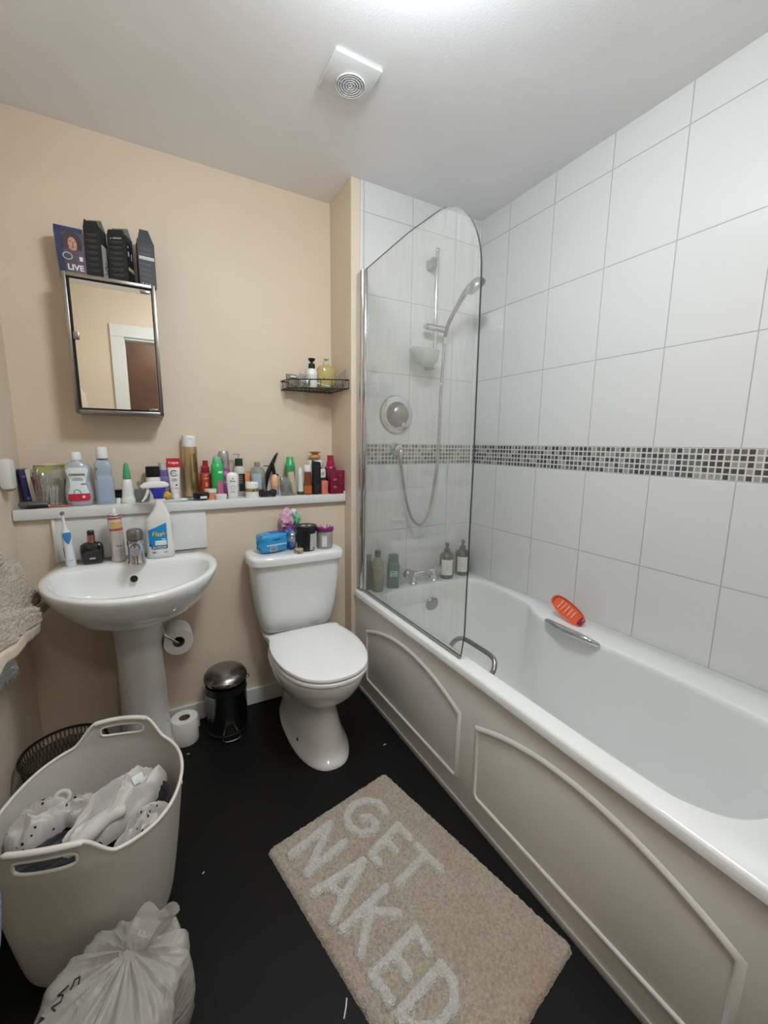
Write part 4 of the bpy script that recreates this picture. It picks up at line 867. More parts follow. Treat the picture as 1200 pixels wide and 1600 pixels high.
obj('spray_cap', MB().lathe([(.0112, .103), (.0115, .118), (.0085, .122), (.001, .122)], 24), BLACK, t)
obj('name_plate', MB().box((0, -.0214, .022), (.018, .001, .006), .0003), mat('plate_silver', (196, 196, 196), .3, metal=.8), t)
t = bottle('air_freshener_can', 'slim white and red aerosol can between the perfume and the tap', 'spray can', -1.671, .006, ZB, [(.0215, 0), (.0228, .003), (.0228, .172), (.020, .178), (.016, .181)], mat('can_cream', (214, 204, 198), .25, metal=.4), [(.008, .181), (.0085, .184), (.0075, .196), (.006, .199), (.001, .199)], WHITE, capname='nozzle', rz=.2, lean=(0, -.02))
obj('shoulder_ring', MB().lathe([(.0235, .170), (.0238, .172), (.022, .176)], 32), satin, t)
redi = mat('ink_brick', (178, 72, 64), .5)
obj('printed_panel', MB().patch(.0230, -1.1, 1.1, .118, .126, 12).patch(.0230, -1.1, 1.1, .160, .166, 12), redi, t, label='brick red stripes')
obj('picture_panel', MB().patch(.0230, -.7, .7, .129, .150, 10), mat('ink_ochre', (206, 170, 92), .5), t)
obj('lettering', lines(MB(), .0233, .046, 5, .030, .006, .0012), GREYI, t)
text('lettering', '18 h', .011, INKD, t, 0, 0, .060, r=.0236)
# spray cleaner
t = thing('spray_cleaner', 'white trigger spray cleaner with a blue collar and blue bathroom label', 'spray bottle', (-1.532, .004, ZB), tocam(-1.53, 0, .25))
bs = []
for z, x0, x1, d_ in ((0, -.044, .044, .024), (.004, -.047, .048, .027), (.04, -.0475, .0485, .0275), (.10, -.047, .0475, .0275), (.135, -.046, .045, .027), (.150, -.042, .042, .0265), (.165, -.030, .040, .0245), (.185, -.016, .032, .020), (.205, -.009, .024, .0165), (.228, -.008, .0185, .0145), (.236, -.007, .0175, .0135)):
    bs.append(ring((x0+x1)/2, 0, z, (x1-x0)/2, d_, 40, 3.0))
obj('body', MB().loft(bs), mat('spray_white', (230, 228, 222), .3, coat=.2), t, ang=60)
obj('side_window', MB().loft([[(.0485-.006*u*u, -.0165*u-.003, z) for u in np.linspace(-.6, .9, 6)] for z in (.012, .13)], False, False, closed=False), mat('spray_window', (206, 206, 204), .3), t)
blu = glossy('collar_royal', (44, 52, 160))
obj('collar', MB().loft([ring(x, 0, z, a, b_, 28, 2.6) for z, x, a, b_ in ((.228, .005, .0165, .0165), (.240, .006, .0185, .0175), (.258, .006, .0250, .0175), (.268, .004, .030, .016))]), blu, t, label='royal blue collar')
obj('sprayer_head', MB().prism([(-.046, .268), (-.055, .276), (-.040, .288), (-.010, .294), (.030, .291), (.046, .280), (.040, .272), (.020, .268)], -.0125, .0125, bev=.0035), WHITE, t)
obj('trigger', MB().tube(crv([(-.026, 0, .268), (-.030, 0, .250), (-.038, 0, .232), (-.049, 0, .218)], 5, False), [.006]*6+[.005]*6+[.004]*4, 10), WHITE, t)
def facez(x, z):
    return -.0282*(max(0, 1-abs(x/.0485)**3))**(1/3)-.0006
lb = MB()
rowsz = [(.012, -.036, .026), (.03, -.039, .026), (.07, -.040, .026), (.108, -.041, .026), (.140, -.036, .024)]
def frow(z, a, b_, off=0.0): return [(u, facez(u, z)-off, z) for u in np.linspace(a, b_, 9)]
obj('paper_label', lb.loft([frow(z, a, b_) for z, a, b_ in rowsz[:4]]+[[(u, facez(u, 0), .113+.027*(u+.041)/.067) for u in np.linspace(-.041, .026, 9)]], False, False, closed=False), mat('label_bluewhite', (224, 232, 238), .35), t)
blp = MB().loft([frow(.048, -.037, .0245, .0006), frow(.108, -.0385, .0245, .0006), [(u, facez(u, 0)-.0006, .110+.027*(u+.0385)/.063) for u in np.linspace(-.0385, .0245, 9)]], False, False, closed=False)
obj('printed_panel', blp, mat('label_azure', (32, 140, 204), .35), t, label='azure picture panel')
obj('swoosh', MB().loft([[(-.0375+.001*k, facez(-.036, 0)-.0013, .048+.004*k), (-.031+.0028*k, facez(-.03, 0)-.0013, .048+.0042*k)] for k in range(9)], False, False, closed=False), mat('label_deepblue', (34, 72, 140), .4), t)
obj('bath_picture', MB().box((.002, -.0296, .060), (.038, .0008, .018), .0004).box((.012, -.0298, .074), (.012, .0006, .004)), mat('label_white', (226, 232, 232), .4), t)
obj('title_bar', MB().box((-.003, -.0297, .0435), (.054, .0008, .009)), mat('bar_navy', (30, 34, 78), .4), t)
MS = Matrix.Translation((0, 0, 0))
text('lettering', 'Flash', .0235, INKD, t, -.0035, -.0290, .0935, sx=.95, shear=.25, bold=.0013, depth=.0003)
text('lettering', 'Flash', .0235, mat('logo_yellow', (244, 226, 104), .4), t, -.0045, -.0294, .0940, sx=.95, shear=.25, bold=.0002, depth=.0004)
text('lettering', 'BATHROOM', .0082, INKW, t, -.003, -.0303, .0435, sx=1.0, bold=.0002)
text('lettering', '100', .010, mat('bar_navy', (30, 34, 78), .4), t, -.023, -.0280, .023, bold=.0003)
obj('lettering', MB().box((.006, -.0284, .025), (.036, .0006, .0015)).box((.006, -.0284, .020), (.036, .0006, .0015)).box((-.002, -.0286, .0355), (.046, .0006, .0012)), mat('bar_navy', (30, 34, 78), .4), t)

# ---------------------------------------------------------------- on the cistern
ZT = .7515
t = thing('wet_wipes_pack', 'plump bright blue wet wipes pack with a barcode end', 'wipes', (-1.110, -.022, ZT), .25)
g = []
for x, a in ((-.066, .001), (-.062, .50), (-.055, .90), (-.03, 1.0), (.03, 1.02), (.055, .92), (.062, .5), (.066, .001)):
    g.append([(x+.002*sin(i*1.3), p[0]*max(a, .05), .042+p[1]*max(a, .3)+.0015*sin(i*2.1+x*90)) for i, p in enumerate(ring(0, 0, 0, .037, .041, 32, 4.5))])
wipes_blue = mat('wipes_blue', (50, 150, 206), .3, coat=.3)
obj('pack', MB().loft(g), wipes_blue, t, ang=50)
obj('white_stripe', MB().box((.004, -.0378, .036), (.095, .001, .006), .0003), mat('wipes_pale', (176, 216, 232), .35), t)
obj('lid_flap', MB().box((.02, .0, .084), (.062, .034, .003), .0012), mat('wipes_royal', (34, 70, 170), .3), t, label='darker blue resealable lid')
obj('barcode', MB().box((-.012, -.0385, .019), (.030, .001, .022)), mat('barcode_white', (226, 226, 230), .5), t)
g = MB()
for k in range(12): g.box((-.0245+.0022*k, -.0392, .019), (.0006+.0006*((k*7) % 3), .0006, .020))
obj('lettering', g, INKD, t)
text('lettering', 'wipes', .016, mat('wipes_deep', (30, 90, 160), .4), t, .004, -.0384, .060, shear=.2) 
def crumple(name, parent, m, c, r, seed, amp=.25, n=30, k=2.2, label=None):
    vs = []; fs = []; rows = []
    rx, ry, rz = r
    for j in range(n//2+1):
        th_ = pi*j/(n//2); row = []
        for i in range(n):
            a = 2*pi*i/n; d = Vector((max(sin(th_), .001)*cos(a), max(sin(th_), .001)*sin(a), -cos(th_)))
            nn = noise.noise(d*k+Vector((seed, 0, 0))); rd = 1-abs(noise.noise(d*k*1.7+Vector((0, seed, 0))))*1.6
            s_ = 1+amp*(nn+rd-.6)
            p = Vector((d.x*rx*s_, d.y*ry*s_, d.z*rz*s_)); p.z = max(p.z, -rz*.98)
            row.append(p+Vector(c))
        rows.append(row)
    return obj(name, MB().loft(rows), m, parent, ang=35, label=label)
t = thing('tissue_pack', 'crumpled blue plastic wrapper between the wipes pack and the black tub', 'wrapper', (-1.026, -.010, ZT))
crumple('wrapper', t, mat('wrapper_blue', (62, 110, 180), .25, coat=.4), (0, 0, .043), (.026, .034, .043), 3.1, .35)
crumple('clear_end', t, clear('wrapper_clear', (176, 204, 220), .35, refl=3), (.006, -.022, .05), (.020, .016, .03), 5.2, .3)
t = thing('shower_cap_bundle', 'pink, purple and green crumpled plastic bundle behind the wrapper', 'plastic bundle', (-1.010, .038, ZT))
crumple('pink_wrap', t, mat('film_pink', (222, 176, 200), .3, coat=.3), (-.014, 0, .128), (.030, .024, .042), 1.3, .4)
crumple('green_wrap', t, mat('film_green', (110, 190, 150), .3, coat=.3), (.026, -.004, .125), (.018, .018, .034), 7.7, .4)
crumple('purple_wrap', t, mat('film_purple', (130, 60, 130), .3, coat=.3), (-.006, -.010, .080), (.026, .02, .024), 2.7, .35)
crumple('white_wrap', t, mat('film_white', (222, 228, 226), .3, coat=.3), (.018, 0, .152), (.014, .014, .016), 4.7, .35)
crumple('lower_bundle', t, mat('wrapper_blue', (62, 110, 180), .25, coat=.4), (0, .0, .036), (.034, .022, .037), 9.1, .25)
t = bottle('tealight_candle', 'small foil-cased tealight candle on the front of the cistern lid', 'candle', -1.013, -.098, ZT, [(.018, 0), (.0195, .001), (.0200, .018), (.0195, .0185), (.0190, .015), (.001, .0145)], mat('foil', (196, 190, 180), .25, metal=.9))
obj('wax', MB().lathe([(.0188, .012), (.0188, .0158), (.001, .0152)], 24), mat('wax_honey', (206, 176, 120), .5), t); obj('wick', MB().tube([(0, 0, .015), (.001, 0, .021)], .0009, 6), INKD, t)
t = bottle('salt_scrub_tub', 'black tapered tub with a broad lid and a white side label', 'tub', -.968, -.060, ZT, [(.036, 0), (.0375, .002), (.0430, .095), (.042, .098)], mat('tub_black', (20, 20, 22), .35), [(.0455, .094), (.0468, .096), (.0468, .108), (.0450, .111), (.043, .109), (.001, .109)], mat('tub_lid_black', (28, 27, 30), .3), capname='lid')
obj('paper_label', MB().loft([[((.0405+k*.0045)*sin(a), -(.0385+k*.0045)*cos(a)-.0008, .006+.072*k) for a in np.linspace(.25, .95, 8)] for k in (0, 1)], False, False, closed=False), mat('label_silver', (188, 188, 190), .4), t)
obj('lettering', MB().box((.010, -.012, .1114), (.003, .026, .0006)).box((.016, -.012, .1114), (.003, .026, .0006)).tube([(-.012+.008*cos(a/3), -.010+.008*sin(a/3), .1115) for a in range(19)], .0008, 5), INKW, t)
obj('lettering', MB().box((.0235, -.0336, .014), (.004, .0012, .004)).box((.0295, -.0296, .014), (.004, .0012, .004)), INKD, t)
t = bottle('cotton_pad_jar', 'ribbed clear plastic jar with a purple patterned lid at the right end of the cistern', 'jar', -.880, -.055, ZT, [(.035, 0), (.037, .003), (.037, .078), (.035, .081)], clear('jar_clear', (206, 208, 206), .35, refl=2), [(.0395, .078), (.0410, .080), (.0410, .094), (.038, .098), (.001, .099)], glossy('lid_purple', (118, 34, 92)), capname='lid')
g = MB()
for k in range(19):
    a = k*2.4; r_ = .0085*math.sqrt(k)
    if r_ < .037: g.lathe([(.0045, .0988), (.0042, .1003), (.001, .1004)], 10, M=Matrix.Translation((r_*cos(a), r_*sin(a), 0)))
obj('lid_dots', g, mat('dots_pink', (222, 190, 214), .5), t)
obj('paper_label', MB().patch(.0372, -.5, .1, .012, .06, 8), mat('label_palegrey', (214, 214, 210), .5), t)
obj('ribs', MB().loft([ring(0, 0, z, .0366+(.0006 if k % 2 else 0), .0366+(.0006 if k % 2 else 0), 36) for k, z in enumerate(np.linspace(.006, .074, 18))], False, False), clear('jar_clear', (206, 208, 206), .35, refl=2), t)

# ---------------------------------------------------------------- wire corner shelf
cs = thing('wire_corner_shelf', 'black wire corner shelf holding soap bottles on the cream wall', 'shelf', (XB, YU, 1.466))
wire = mat('wire_black', (40, 34, 30), .4)
P0, P1, P2, P3 = (-.004, -.004), (-.256, -.004), (-.246, -.095), (-.006, -.228)
fr_ = [P0, P1, P2, (-.12, -.180), P3]
for z, nm in ((.0, 'base_frame'), (.038, 'guard_rail')):
    pts = [P1]+[(P2[0]-.002, P2[1]+.012), (P2[0]+.008, P2[1]-.004), (-.12, -.168), (-.03, -.214), P3]
    obj(nm, MB().tube([(x, y, z) for x, y in pts]+[(P0[0], P0[1], z)], .0026, 8, closed=True), wire, cs)
g = MB()
def frontx(x):  # y of the front edge at x
    return np.interp(x, [-.246, -.12, -.03, -.006], [-.095, -.168, -.214, -.228])
for k in range(1, 12):
    x = -.02*k-.006; g.tube([(x, -.004, 0), (x, float(frontx(x)), 0)], .0013, 5)
for y in (-.06, -.12, -.17):
    xl = -.25 if y > -.095 else float(np.interp(-y, [.095, .168, .214], [-.246, -.12, -.03])); g.tube([(-.004, y, -.001), (xl, y, -.001)], .0013, 5)
obj('base_wires', g, wire, cs)
g = MB()
for x, y in ((-.246, -.090), (-.21, -.118), (-.165, -.144), (-.12, -.168), (-.075, -.192), (-.03, -.214), (-.006, -.228), (-.256, -.03)): g.tube([(x, y, 0), (x, y, .038)], .0016, 6)
obj('uprights', g, wire, cs)
ZC = 1.4685
t = bottle('hand_cream_pump', 'white pump bottle with a black pump head on the wire shelf', 'bottle', -.852, .160, ZC, [(.024, 0), (.026, .002), (.026, .075), (.022, .088), (.014, .094)], WHITE, [(.0155, .093), (.0160, .095), (.0150, .115), (.007, .118), (.0065, .126)], BLACK, capname='collar')
obj('pump_head', MB().lathe([(.010, .126), (.0165, .134), (.0165, .139), (.001, .140)], 24), BLACK, t)
obj('paper_label', MB().patch(.0262, -1, 1, .015, .065, 12), mat('label_palegrey', (214, 214, 210), .5), t)
t = thing('handwash_bottle', 'rounded yellow handwash bottle with a clear pump on the wire shelf', 'bottle', (-.784, .150, ZC), tocam(-.78, .15, .4))
obj('body', MB().loft([ring(0, 0, z, a, b_, 40, 2.5) for z, a, b_ in ((0, .034, .022), (.004, .038, .025), (.04, .042, .027), (.075, .045, .027), (.098, .043, .025), (.108, .033, .020), (.112, .016, .014), (.114, .012, .012))]), mat('handwash_yellow', (196, 178, 112), .15, coat=.4, trans=.2), t, ang=60)
obj('collar', MB().lathe([(.0135, .113), (.0142, .115), (.0142, .128), (.010, .132), (.001, .133)], 24), mat('pump_milky', (206, 196, 190), .3), t)
obj('pump_head', MB().box((0, -.006, .142), (.022, .030, .008), .003).tube([(0, 0, .132), (0, 0, .142)], .004, 10), mat('pump_milky', (206, 196, 190), .3), t)
obj('printed_marks', MB().box((-.020, -.0275, .088), (.008, .0008, .004)).box((-.016, -.0280, .050), (.006, .0008, .005)), mat('ink_brown', (96, 76, 44), .5), t)
t = thing('plastic_pouch', 'crinkled clear plastic pouch lying across the wire shelf', 'pouch', (-.895, .155, ZC))
crumple('film', t, clear('pouch_clear', (214, 216, 218), .28, refl=4), (.0, 0, .032), (.030, .028, .032), 6.6, .45)
t = thing('folded_card', 'grey folded card packet at the left end of the wire shelf', 'card', (-.944, .175, ZC), .1)
obj('card', MB().box((0, 0, .032), (.050, .010, .062), .001, M=Matrix.Rotation(-.1, 4, 'X')), mat('card_greybrown', (128, 116, 104), .6), t)
obj('white_glint', MB().box((.004, -.0062, .052), (.026, .001, .008), .0004), mat('label_white', (226, 232, 232), .4), t)
t = thing('disposable_razor', 'pale plastic razor lying on the wire shelf in front of the yellow handwash', 'razor', (-.815, .090, ZC+.004), -.9)
obj('handle', MB().tube([(-.040, 0, .020), (.0, 0, .008), (.035, 0, .002)], [.004, .0035, .005], 10), glossy('razor_pale', (206, 210, 214)), t)
obj('razor_head', MB().box((.040, 0, .006), (.010, .034, .008), .002), glossy('razor_grey', (120, 124, 130)), t)
t = thing('sponge_packet', 'grey-brown card packet tilted up at the right end of the wire shelf', 'card', (-.746, .060, ZC), -.35)
obj('card', MB().prism([(-.026, .006), (.018, .014), (.020, .088), (-.026, .050)], -.004, .004, bev=.001), mat('card_greybrown', (128, 116, 104), .6), t)

# ---------------------------------------------------------------- boxes on the cabinet
ZK = 1.7985
t = thing('hair_dye_box', 'blue and purple hair colour box with a portrait, leftmost on the cabinet', 'box', (-1.738, .180, ZK), .10)
t.rotation_euler = (0, -.05, .16)
obj('carton', MB().box((0, 0, .080), (.082, .050, .158), .002), mat('dye_blue', (50, 62, 96), .35, noise_amt=.3, nscale=30), t)
obj('printed_panel', MB().box((.008, -.0255, .072), (.062, .001, .138)), mat('dye_plum', (70, 34, 52), .35, noise_amt=.35, nscale=25), t, label='plum front panel')
pt = obj('portrait', MB().sphere((.006, -.0262, .106), (.016, .0016, .024), 20), mat('portrait_skin', (190, 140, 112), .5), t)
obj('hair', MB().loft([[((.013+dr)*cos(a)+.006, -.0275-(dr > .004)*.0004, .104+(.022+dr)*sin(a)) for dr in (0, .016)] for a in np.linspace(-.6, pi+.6, 20)], False, False, closed=False), mat('portrait_hair', (40, 20, 26), .5), pt)
obj('features', MB().sphere((.000, -.0280, .112), (.004, .0006, .0014), 10).sphere((.014, -.0280, .112), (.004, .0006, .0014), 10).sphere((.007, -.0280, .094), (.005, .0006, .0018), 10).box((.0075, -.0282, .103), (.0025, .0008, .010)), mat('portrait_dark', (96, 48, 46), .5), pt)
obj('ring_mark', MB().tube([(-.013+.013*cos(a*2*pi/24), -.0268, .062+.011*sin(a*2*pi/24)) for a in range(24)], .0017, 6, closed=True), mat('mark_cyan', (170, 206, 220), .3), t)
text('lettering', 'LIVE', .026, mat('letter_silver', (214, 216, 224), .35), t, .006, -.0266, .026, sx=1.0, bold=.0008)
obj('lettering', MB().box((.026, -.0264, .058), (.010, .0006, .014)), mat('letter_silver', (214, 216, 224), .35), t)
blkcard = mat('black_card', (34, 36, 38), .5)
flapm = mat('card_inside', (150, 146, 140), .7)
def dyebox(label, loc, rz, w_, d_, h_, flaps, extra=None, ry=0.0):
    t = thing('hair_product_box', label, 'box', loc, group=None); t.rotation_euler = (0, ry, rz)
    obj('carton', MB().loft([[(x, y, z) for x, y in ((-w_/2, -d_/2), (w_/2, -d_/2), (w_/2, d_/2), (-w_/2, d_/2))] for z in (0, h_)], True, False).loft([[(x*.97, y*.97, z) for x, y in ((-w_/2, -d_/2), (w_/2, -d_/2), (w_/2, d_/2), (-w_/2, d_/2))] for z in (h_, .004)], False, True), blkcard, t, smooth=False)
    for side, ang_, ln, cut in flaps:
        m_ = MB(); ww = (w_ if side in 'fb' else d_)*.96
        pl = [(-ww/2, 0), (ww/2, 0), (ww/2-cut, ln), (-ww/2+cut*.6, ln)]
        m_.prism([(x, z) for x, z in pl], -.0005, .0005)
        base = {'f': (0, -d_/2, 0), 'b': (0, d_/2, pi), 'l': (-w_/2, 0, -pi/2), 'r': (w_/2, 0, pi/2)}[side]
        M = Matrix.Translation((base[0], base[1], h_-.0005)) @ Matrix.Rotation(base[2], 4, 'Z') @ Matrix.Rotation(ang_, 4, 'X')
        m_.v = [tuple(M @ Vector(v)) for v in m_.v]
        obj('flap', m_, blkcard if side != 'b' else flapm, t, smooth=False)
    g = MB()
    for k in range(7): g.box((-.004*(k % 2), -d_/2-.0004, h_*.86-k*h_*.115), (w_*.7, .0004, .0012)).box((0, -d_/2-.0004, h_*.83-k*h_*.115), (w_*.5, .0004, .0008))
    obj('lettering', g, mat('faint_ink', (112, 116, 118), .5), t)
    if extra: extra(t)
    return t
def exA(t):
    obj('side_panel', MB().box((.0273, 0, .060), (.0008, .040, .115)), mat('side_silver', (176, 176, 172), .35), t)
    obj('lettering', MB().tube(crv([(.0282, -.012, .02), (.0282, .008, .032), (.0282, -.008, .044), (.0282, .010, .054), (.0282, -.004, .062)], 5, False), .0012, 5), INKD, t)
dyebox('open black carton with a silver side panel, second from the left on the cabinet', (-1.664, .172, ZK), -.35, .054, .048, .172, (('l', -.15, .028, .004), ('f', -.12, .020, .008), ('b', -.6, .04, .004)), exA)
def exB(t):
    obj('pale_stripe', MB().box((.0329, .002, .052), (.0008, .038, .012)), mat('stripe_champagne', (186, 178, 156), .35), t)
    obj('lettering', MB().box((.0329, -.010, .105), (.0008, .008, .016)).box((.0329, .010, .100), (.0008, .005, .024)).box((.0329, -.012, .128), (.0008, .006, .006)), mat('print_pale', (180, 182, 180), .5), t)
    obj('warning_mark', MB().prism([(-.022, .148), (-.015, .148), (-.0185, .154)], -.0262, -.0258).box((.004, -.0262, .151), (.030, .0005, .004)), mat('print_pale', (180, 182, 180), .5), t)
dyebox('open black carton with a champagne side stripe, third from left on the cabinet', (-1.588, .172, ZK), -.42, .065, .050, .163, (('f', -.1, .018, .007), ('r', -.9, .03, .002), ('b', -.5, .04, .004)), exB)
def exC(t):
    obj('silver_stripe', MB().box((0, -.0252, .100), (.050, .0008, .011)), mat('stripe_silver', (176, 180, 178), .35), t)
    obj('lettering', MB().box((-.018, -.0252, .010), (.004, .0006, .004)).box((-.006, -.0252, .010), (.004, .0006, .004)).box((.006, -.0252, .010), (.004, .0006, .004)), mat('print_pale', (180, 182, 180), .5), t)
dyebox('open black carton with a silver stripe across the front, rightmost on the cabinet', (-1.507, .168, ZK), .12, .056, .050, .155, (('l', -.7, .035, .002), ('f', -.05, .044, .016), ('b', -.8, .03, .003)), exC)

# ---------------------------------------------------------------- on the bath rim
ZR_ = RZ+.0015
t = bottle('shower_gel_bottle', 'clear bottle of layered green and yellow gel nearest the screen hinge', 'bottle', -.618, -.080, ZR_, [(.027, 0), (.029, .003), (.029, .12), (.027, .145), (.016, .165), (.012, .172)], clear('gel_clear', (226, 226, 216), .08, refl=1.5), [(.0135, .170), (.0145, .172), (.0145, .200), (.001, .202)], mat('cap_slate', (70, 72, 84), .3))
obj('gel_yellow', MB().lathe([(.0268, .062), (.0275, .065), (.0275, .115), (.001, .115)], 28), mat('gel_yellow', (168, 166, 84), .3), t)
obj('gel_green', MB().lathe([(.0265, .004), (.0275, .006), (.0275, .062), (.001, .062)], 28), mat('gel_green', (108, 156, 128), .3), t)
t = bottle('dark_shampoo_bottle', 'dark bottle half hidden behind the layered gel bottle', 'bottle', -.648, -.035, ZR_, [(.020, 0), (.022, .003), (.022, .13), (.018, .145)], mat('shampoo_dark', (48, 52, 56), .3), [(.016, .145), (.017, .147), (.017, .172), (.001, .174)], mat('cap_grey', (118, 120, 122), .3)) 
t = thing('shampoo_bottle', 'deep green rectangular shampoo bottle with a pale label', 'bottle', (-.528, -.075, ZR_), -.35)
obj('body', MB().loft([ring(0, 0, z, a, b_, 36, 5) for z, a, b_ in ((0, .028, .017), (.003, .030, .019), (.11, .030, .019), (.125, .028, .018), (.130, .024, .015))]), mat('bottle_green', (26, 92, 72), .25, coat=.3), t, ang=60)
obj('cap', MB().loft([ring(0, 0, z, a, b_, 36, 5) for z, a, b_ in ((.130, .025, .016), (.132, .026, .017), (.166, .025, .016), (.170, .022, .014))]), mat('cap_darkgreen', (36, 84, 74), .3), t)
obj('paper_label', MB().box((0, -.0195, .075), (.036, .0008, .028)), mat('label_mint', (150, 190, 172), .4), t)
obj('lettering', MB().box((-.004, -.0202, .082), (.018, .0006, .005)).box((0, -.0202, .068), (.026, .0006, .002)).box((0, -.0197, .115), (.036, .0006, .006)), mat('label_darkgreen', (20, 60, 48), .4), t)
t = thing('soap_carton', 'small grey carton beside the bath mixer tap', 'box', (-.478, -.050, ZR_), -.2)
obj('carton', MB().box((0, 0, .050), (.030, .024, .100), .003), mat('carton_grey', (168, 172, 170), .5), t)
obj('lettering', lines(MB(), 0, .08, 5, .018, .01, .001, flat=0, y=-.0122), GREYI, t)
def pumpbot(label, x, y, rz):
    t = thing('pump_soap_bottle', label, 'bottle', (x, y, ZR_), rz, 'brown pump bottles on the bath rim')
    obj('body', MB().lathe([(.036, 0), (.038, .003), (.038, .115), (.033, .130), (.016, .142), (.012, .146)], 36), mat('brown_bottle', (44, 34, 30), .2, coat=.3), t, ang=50)
    obj('pump_collar', MB().lathe([(.0155, .144), (.0160, .146), (.0160, .158), (.008, .162), (.006, .180)], 24), BLACK, t)
    obj('pump_head', MB().tube([(0, .006, .186), (0, -.030, .190), (0, -.040, .186)], [.008, .006, .005], 12).lathe([(.010, .178), (.011, .190), (.001, .192)], 16), BLACK, t)
    obj('paper_label', MB().patch(.0382, -.85, .85, .022, .105, 14), mat('label_offwhite', (226, 224, 220), .5), t)
    obj('lettering', lines(MB(), .0386, .068, 1, .036, .005, .0014).patch(.0389, -.25, .25, .054, .056, 4), INKD, t)
    return t
pumpbot('brown pump soap bottle seen through the glass screen, left of the matching pair', -.192, -.068, tocam(-.19, -.07, .8))
pumpbot('brown pump soap bottle in the tiled corner, right of the matching pair', -.078, -.060, tocam(-.08, -.07, .8))
# orange slotted thing on the chrome handle
t = thing('soap_holder', 'bright orange slotted plastic soap holder leaning over the chrome bath handle', 'soap holder', (-.090, -.745, .512))
Mo = Matrix.Translation((0, 0, .041)) @ Matrix.Rotation(radians(22), 4, 'X') @ Matrix.Rotation(radians(-58), 4, 'Y')
orm = mat('orange_plastic', (236, 104, 66), .3, trans=.15)
sl = MB()
out_ = ring(0, 0, 0, .034, .082, 40, 2.6)
sl.loft([[(p[0]*k, p[1]*k, z) for p in out_] for z, k in ((-.006, .80), (-.003, .95), (.004, 1.0), (.007, .97), (.006, .90), (-.002, .86))], True, True, M=Mo)
hld = obj('holder', sl, orm, t)
g = MB()
for k in range(5): g.box((0, .038-.017*k, .0005), (.040-.002*k, .005, .005), .0015, M=Mo)
obj('ribs', g, mat('orange_pale', (246, 176, 150), .35), t)
obj('maroon_end', MB().loft([ring(0, -.070, z, a, b_, 20, 2.4) for z, a, b_ in ((-.004, .016, .008), (.004, .020, .012), (.008, .014, .008))], M=Mo), mat('maroon', (130, 34, 52), .35), t)
t = thing('green_bottle', 'green plastic bottle at the foot end of the bath, cut by the right edge', 'bottle', (-.560, -1.600, ZR_), 0)
obj('body', MB().lathe([(.024, 0), (.026, .003), (.026, .07), (.02, .082), (.012, .086)], 28), glossy('leaf_green', (108, 168, 66)), t); obj('cap', MB().lathe([(.0125, .085), (.0130, .087), (.0125, .105), (.001, .107)], 20), WHITE, t)

# ---------------------------------------------------------------- socket plate on the left wall
t = thing('air_freshener_plug', 'white plastic wall plug-in unit at the left edge of the frame', 'plug-in', (XL, -.005, 1.105))
obj('housing', MB().box((.018, 0, 0), (.036, .056, .10), .012), mat('plug_white', (214, 214, 208), .35), t)
obj('refill', MB().box((.020, 0, -.045), (.026, .036, .022), .008), clear('refill_clear', (200, 204, 200), .3), t)

# ---------------------------------------------------------------- bath mat
MO = Vector((-1.317, -.691)); mw = Vector((.98, .2)).normalized(); ml = Vector((mw.y, -mw.x))
MWD, MLN = .466, .712
Mm = Matrix(((mw.x, ml.x, 0, MO.x), (mw.y, ml.y, 0, MO.y), (0, 0, 1, .0005), (0, 0, 0, 1)))
def tuft_mat(name, c1, c2, stain=None):
    m = bpy.data.materials.new(name); m.use_nodes = True; nt = m.node_tree; b = nt.nodes['Principled BSDF']; L = nt.links.new
    tc = nt.nodes.new('ShaderNodeTexCoord'); vo = nt.nodes.new('ShaderNodeTexVoronoi'); vo.inputs['Scale'].default_value = 260
    nz = nt.nodes.new('ShaderNodeTexNoise'); nz.inputs['Scale'].default_value = 120; nz.inputs['Detail'].default_value = 6
    mx = nt.nodes.new('ShaderNodeMix'); mx.data_type = 'RGBA'; mx.inputs[6].default_value = S2L(c1)+(1,); mx.inputs[7].default_value = S2L(c2)+(1,)
    rp = nt.nodes.new('ShaderNodeValToRGB'); rp.color_ramp.elements[0].position = .35; rp.color_ramp.elements[1].position = .65
    L(tc.outputs['Object'], vo.inputs['Vector']); L(tc.outputs['Object'], nz.inputs['Vector']); L(nz.outputs['Fac'], rp.inputs[0]); L(rp.outputs[0], mx.inputs[0])
    out = mx.outputs[2]
    if stain:
        n2 = nt.nodes.new('ShaderNodeTexNoise'); n2.inputs['Scale'].default_value = 4.5; n2.inputs['Detail'].default_value = 5; L(tc.outputs['Object'], n2.inputs['Vector'])
        r2 = nt.nodes.new('ShaderNodeValToRGB'); r2.color_ramp.elements[0].position = .5; r2.color_ramp.elements[1].position = .72; r2.color_ramp.elements[1].color = (.55, .55, .55, 1)
        m2 = nt.nodes.new('ShaderNodeMix'); m2.data_type = 'RGBA'; m2.inputs[7].default_value = S2L(stain)+(1,)
        L(n2.outputs['Fac'], r2.inputs[0]); L(r2.outputs[0], m2.inputs[0]); L(out, m2.inputs[6]); out = m2.outputs[2]
    L(out, b.inputs['Base Color']); b.inputs['Roughness'].default_value = .95; b.inputs['Sheen Weight'].default_value = .2
    bp = nt.nodes.new('ShaderNodeBump'); bp.inputs['Strength'].default_value = .8; bp.inputs['Distance'].default_value = .004
    ad = nt.nodes.new('ShaderNodeMath'); ad.operation = 'ADD'; L(vo.outputs['Distance'], ad.inputs[0]); L(nz.outputs['Fac'], ad.inputs[1]); L(ad.outputs[0], bp.inputs['Height']); L(bp.outputs[0], b.inputs['Normal'])
    return m
t = thing('bath_mat', 'beige tufted bath mat reading GET NAKED in raised pale letters', 'bath mat', (0, 0, 0))
t.matrix_world = Mm
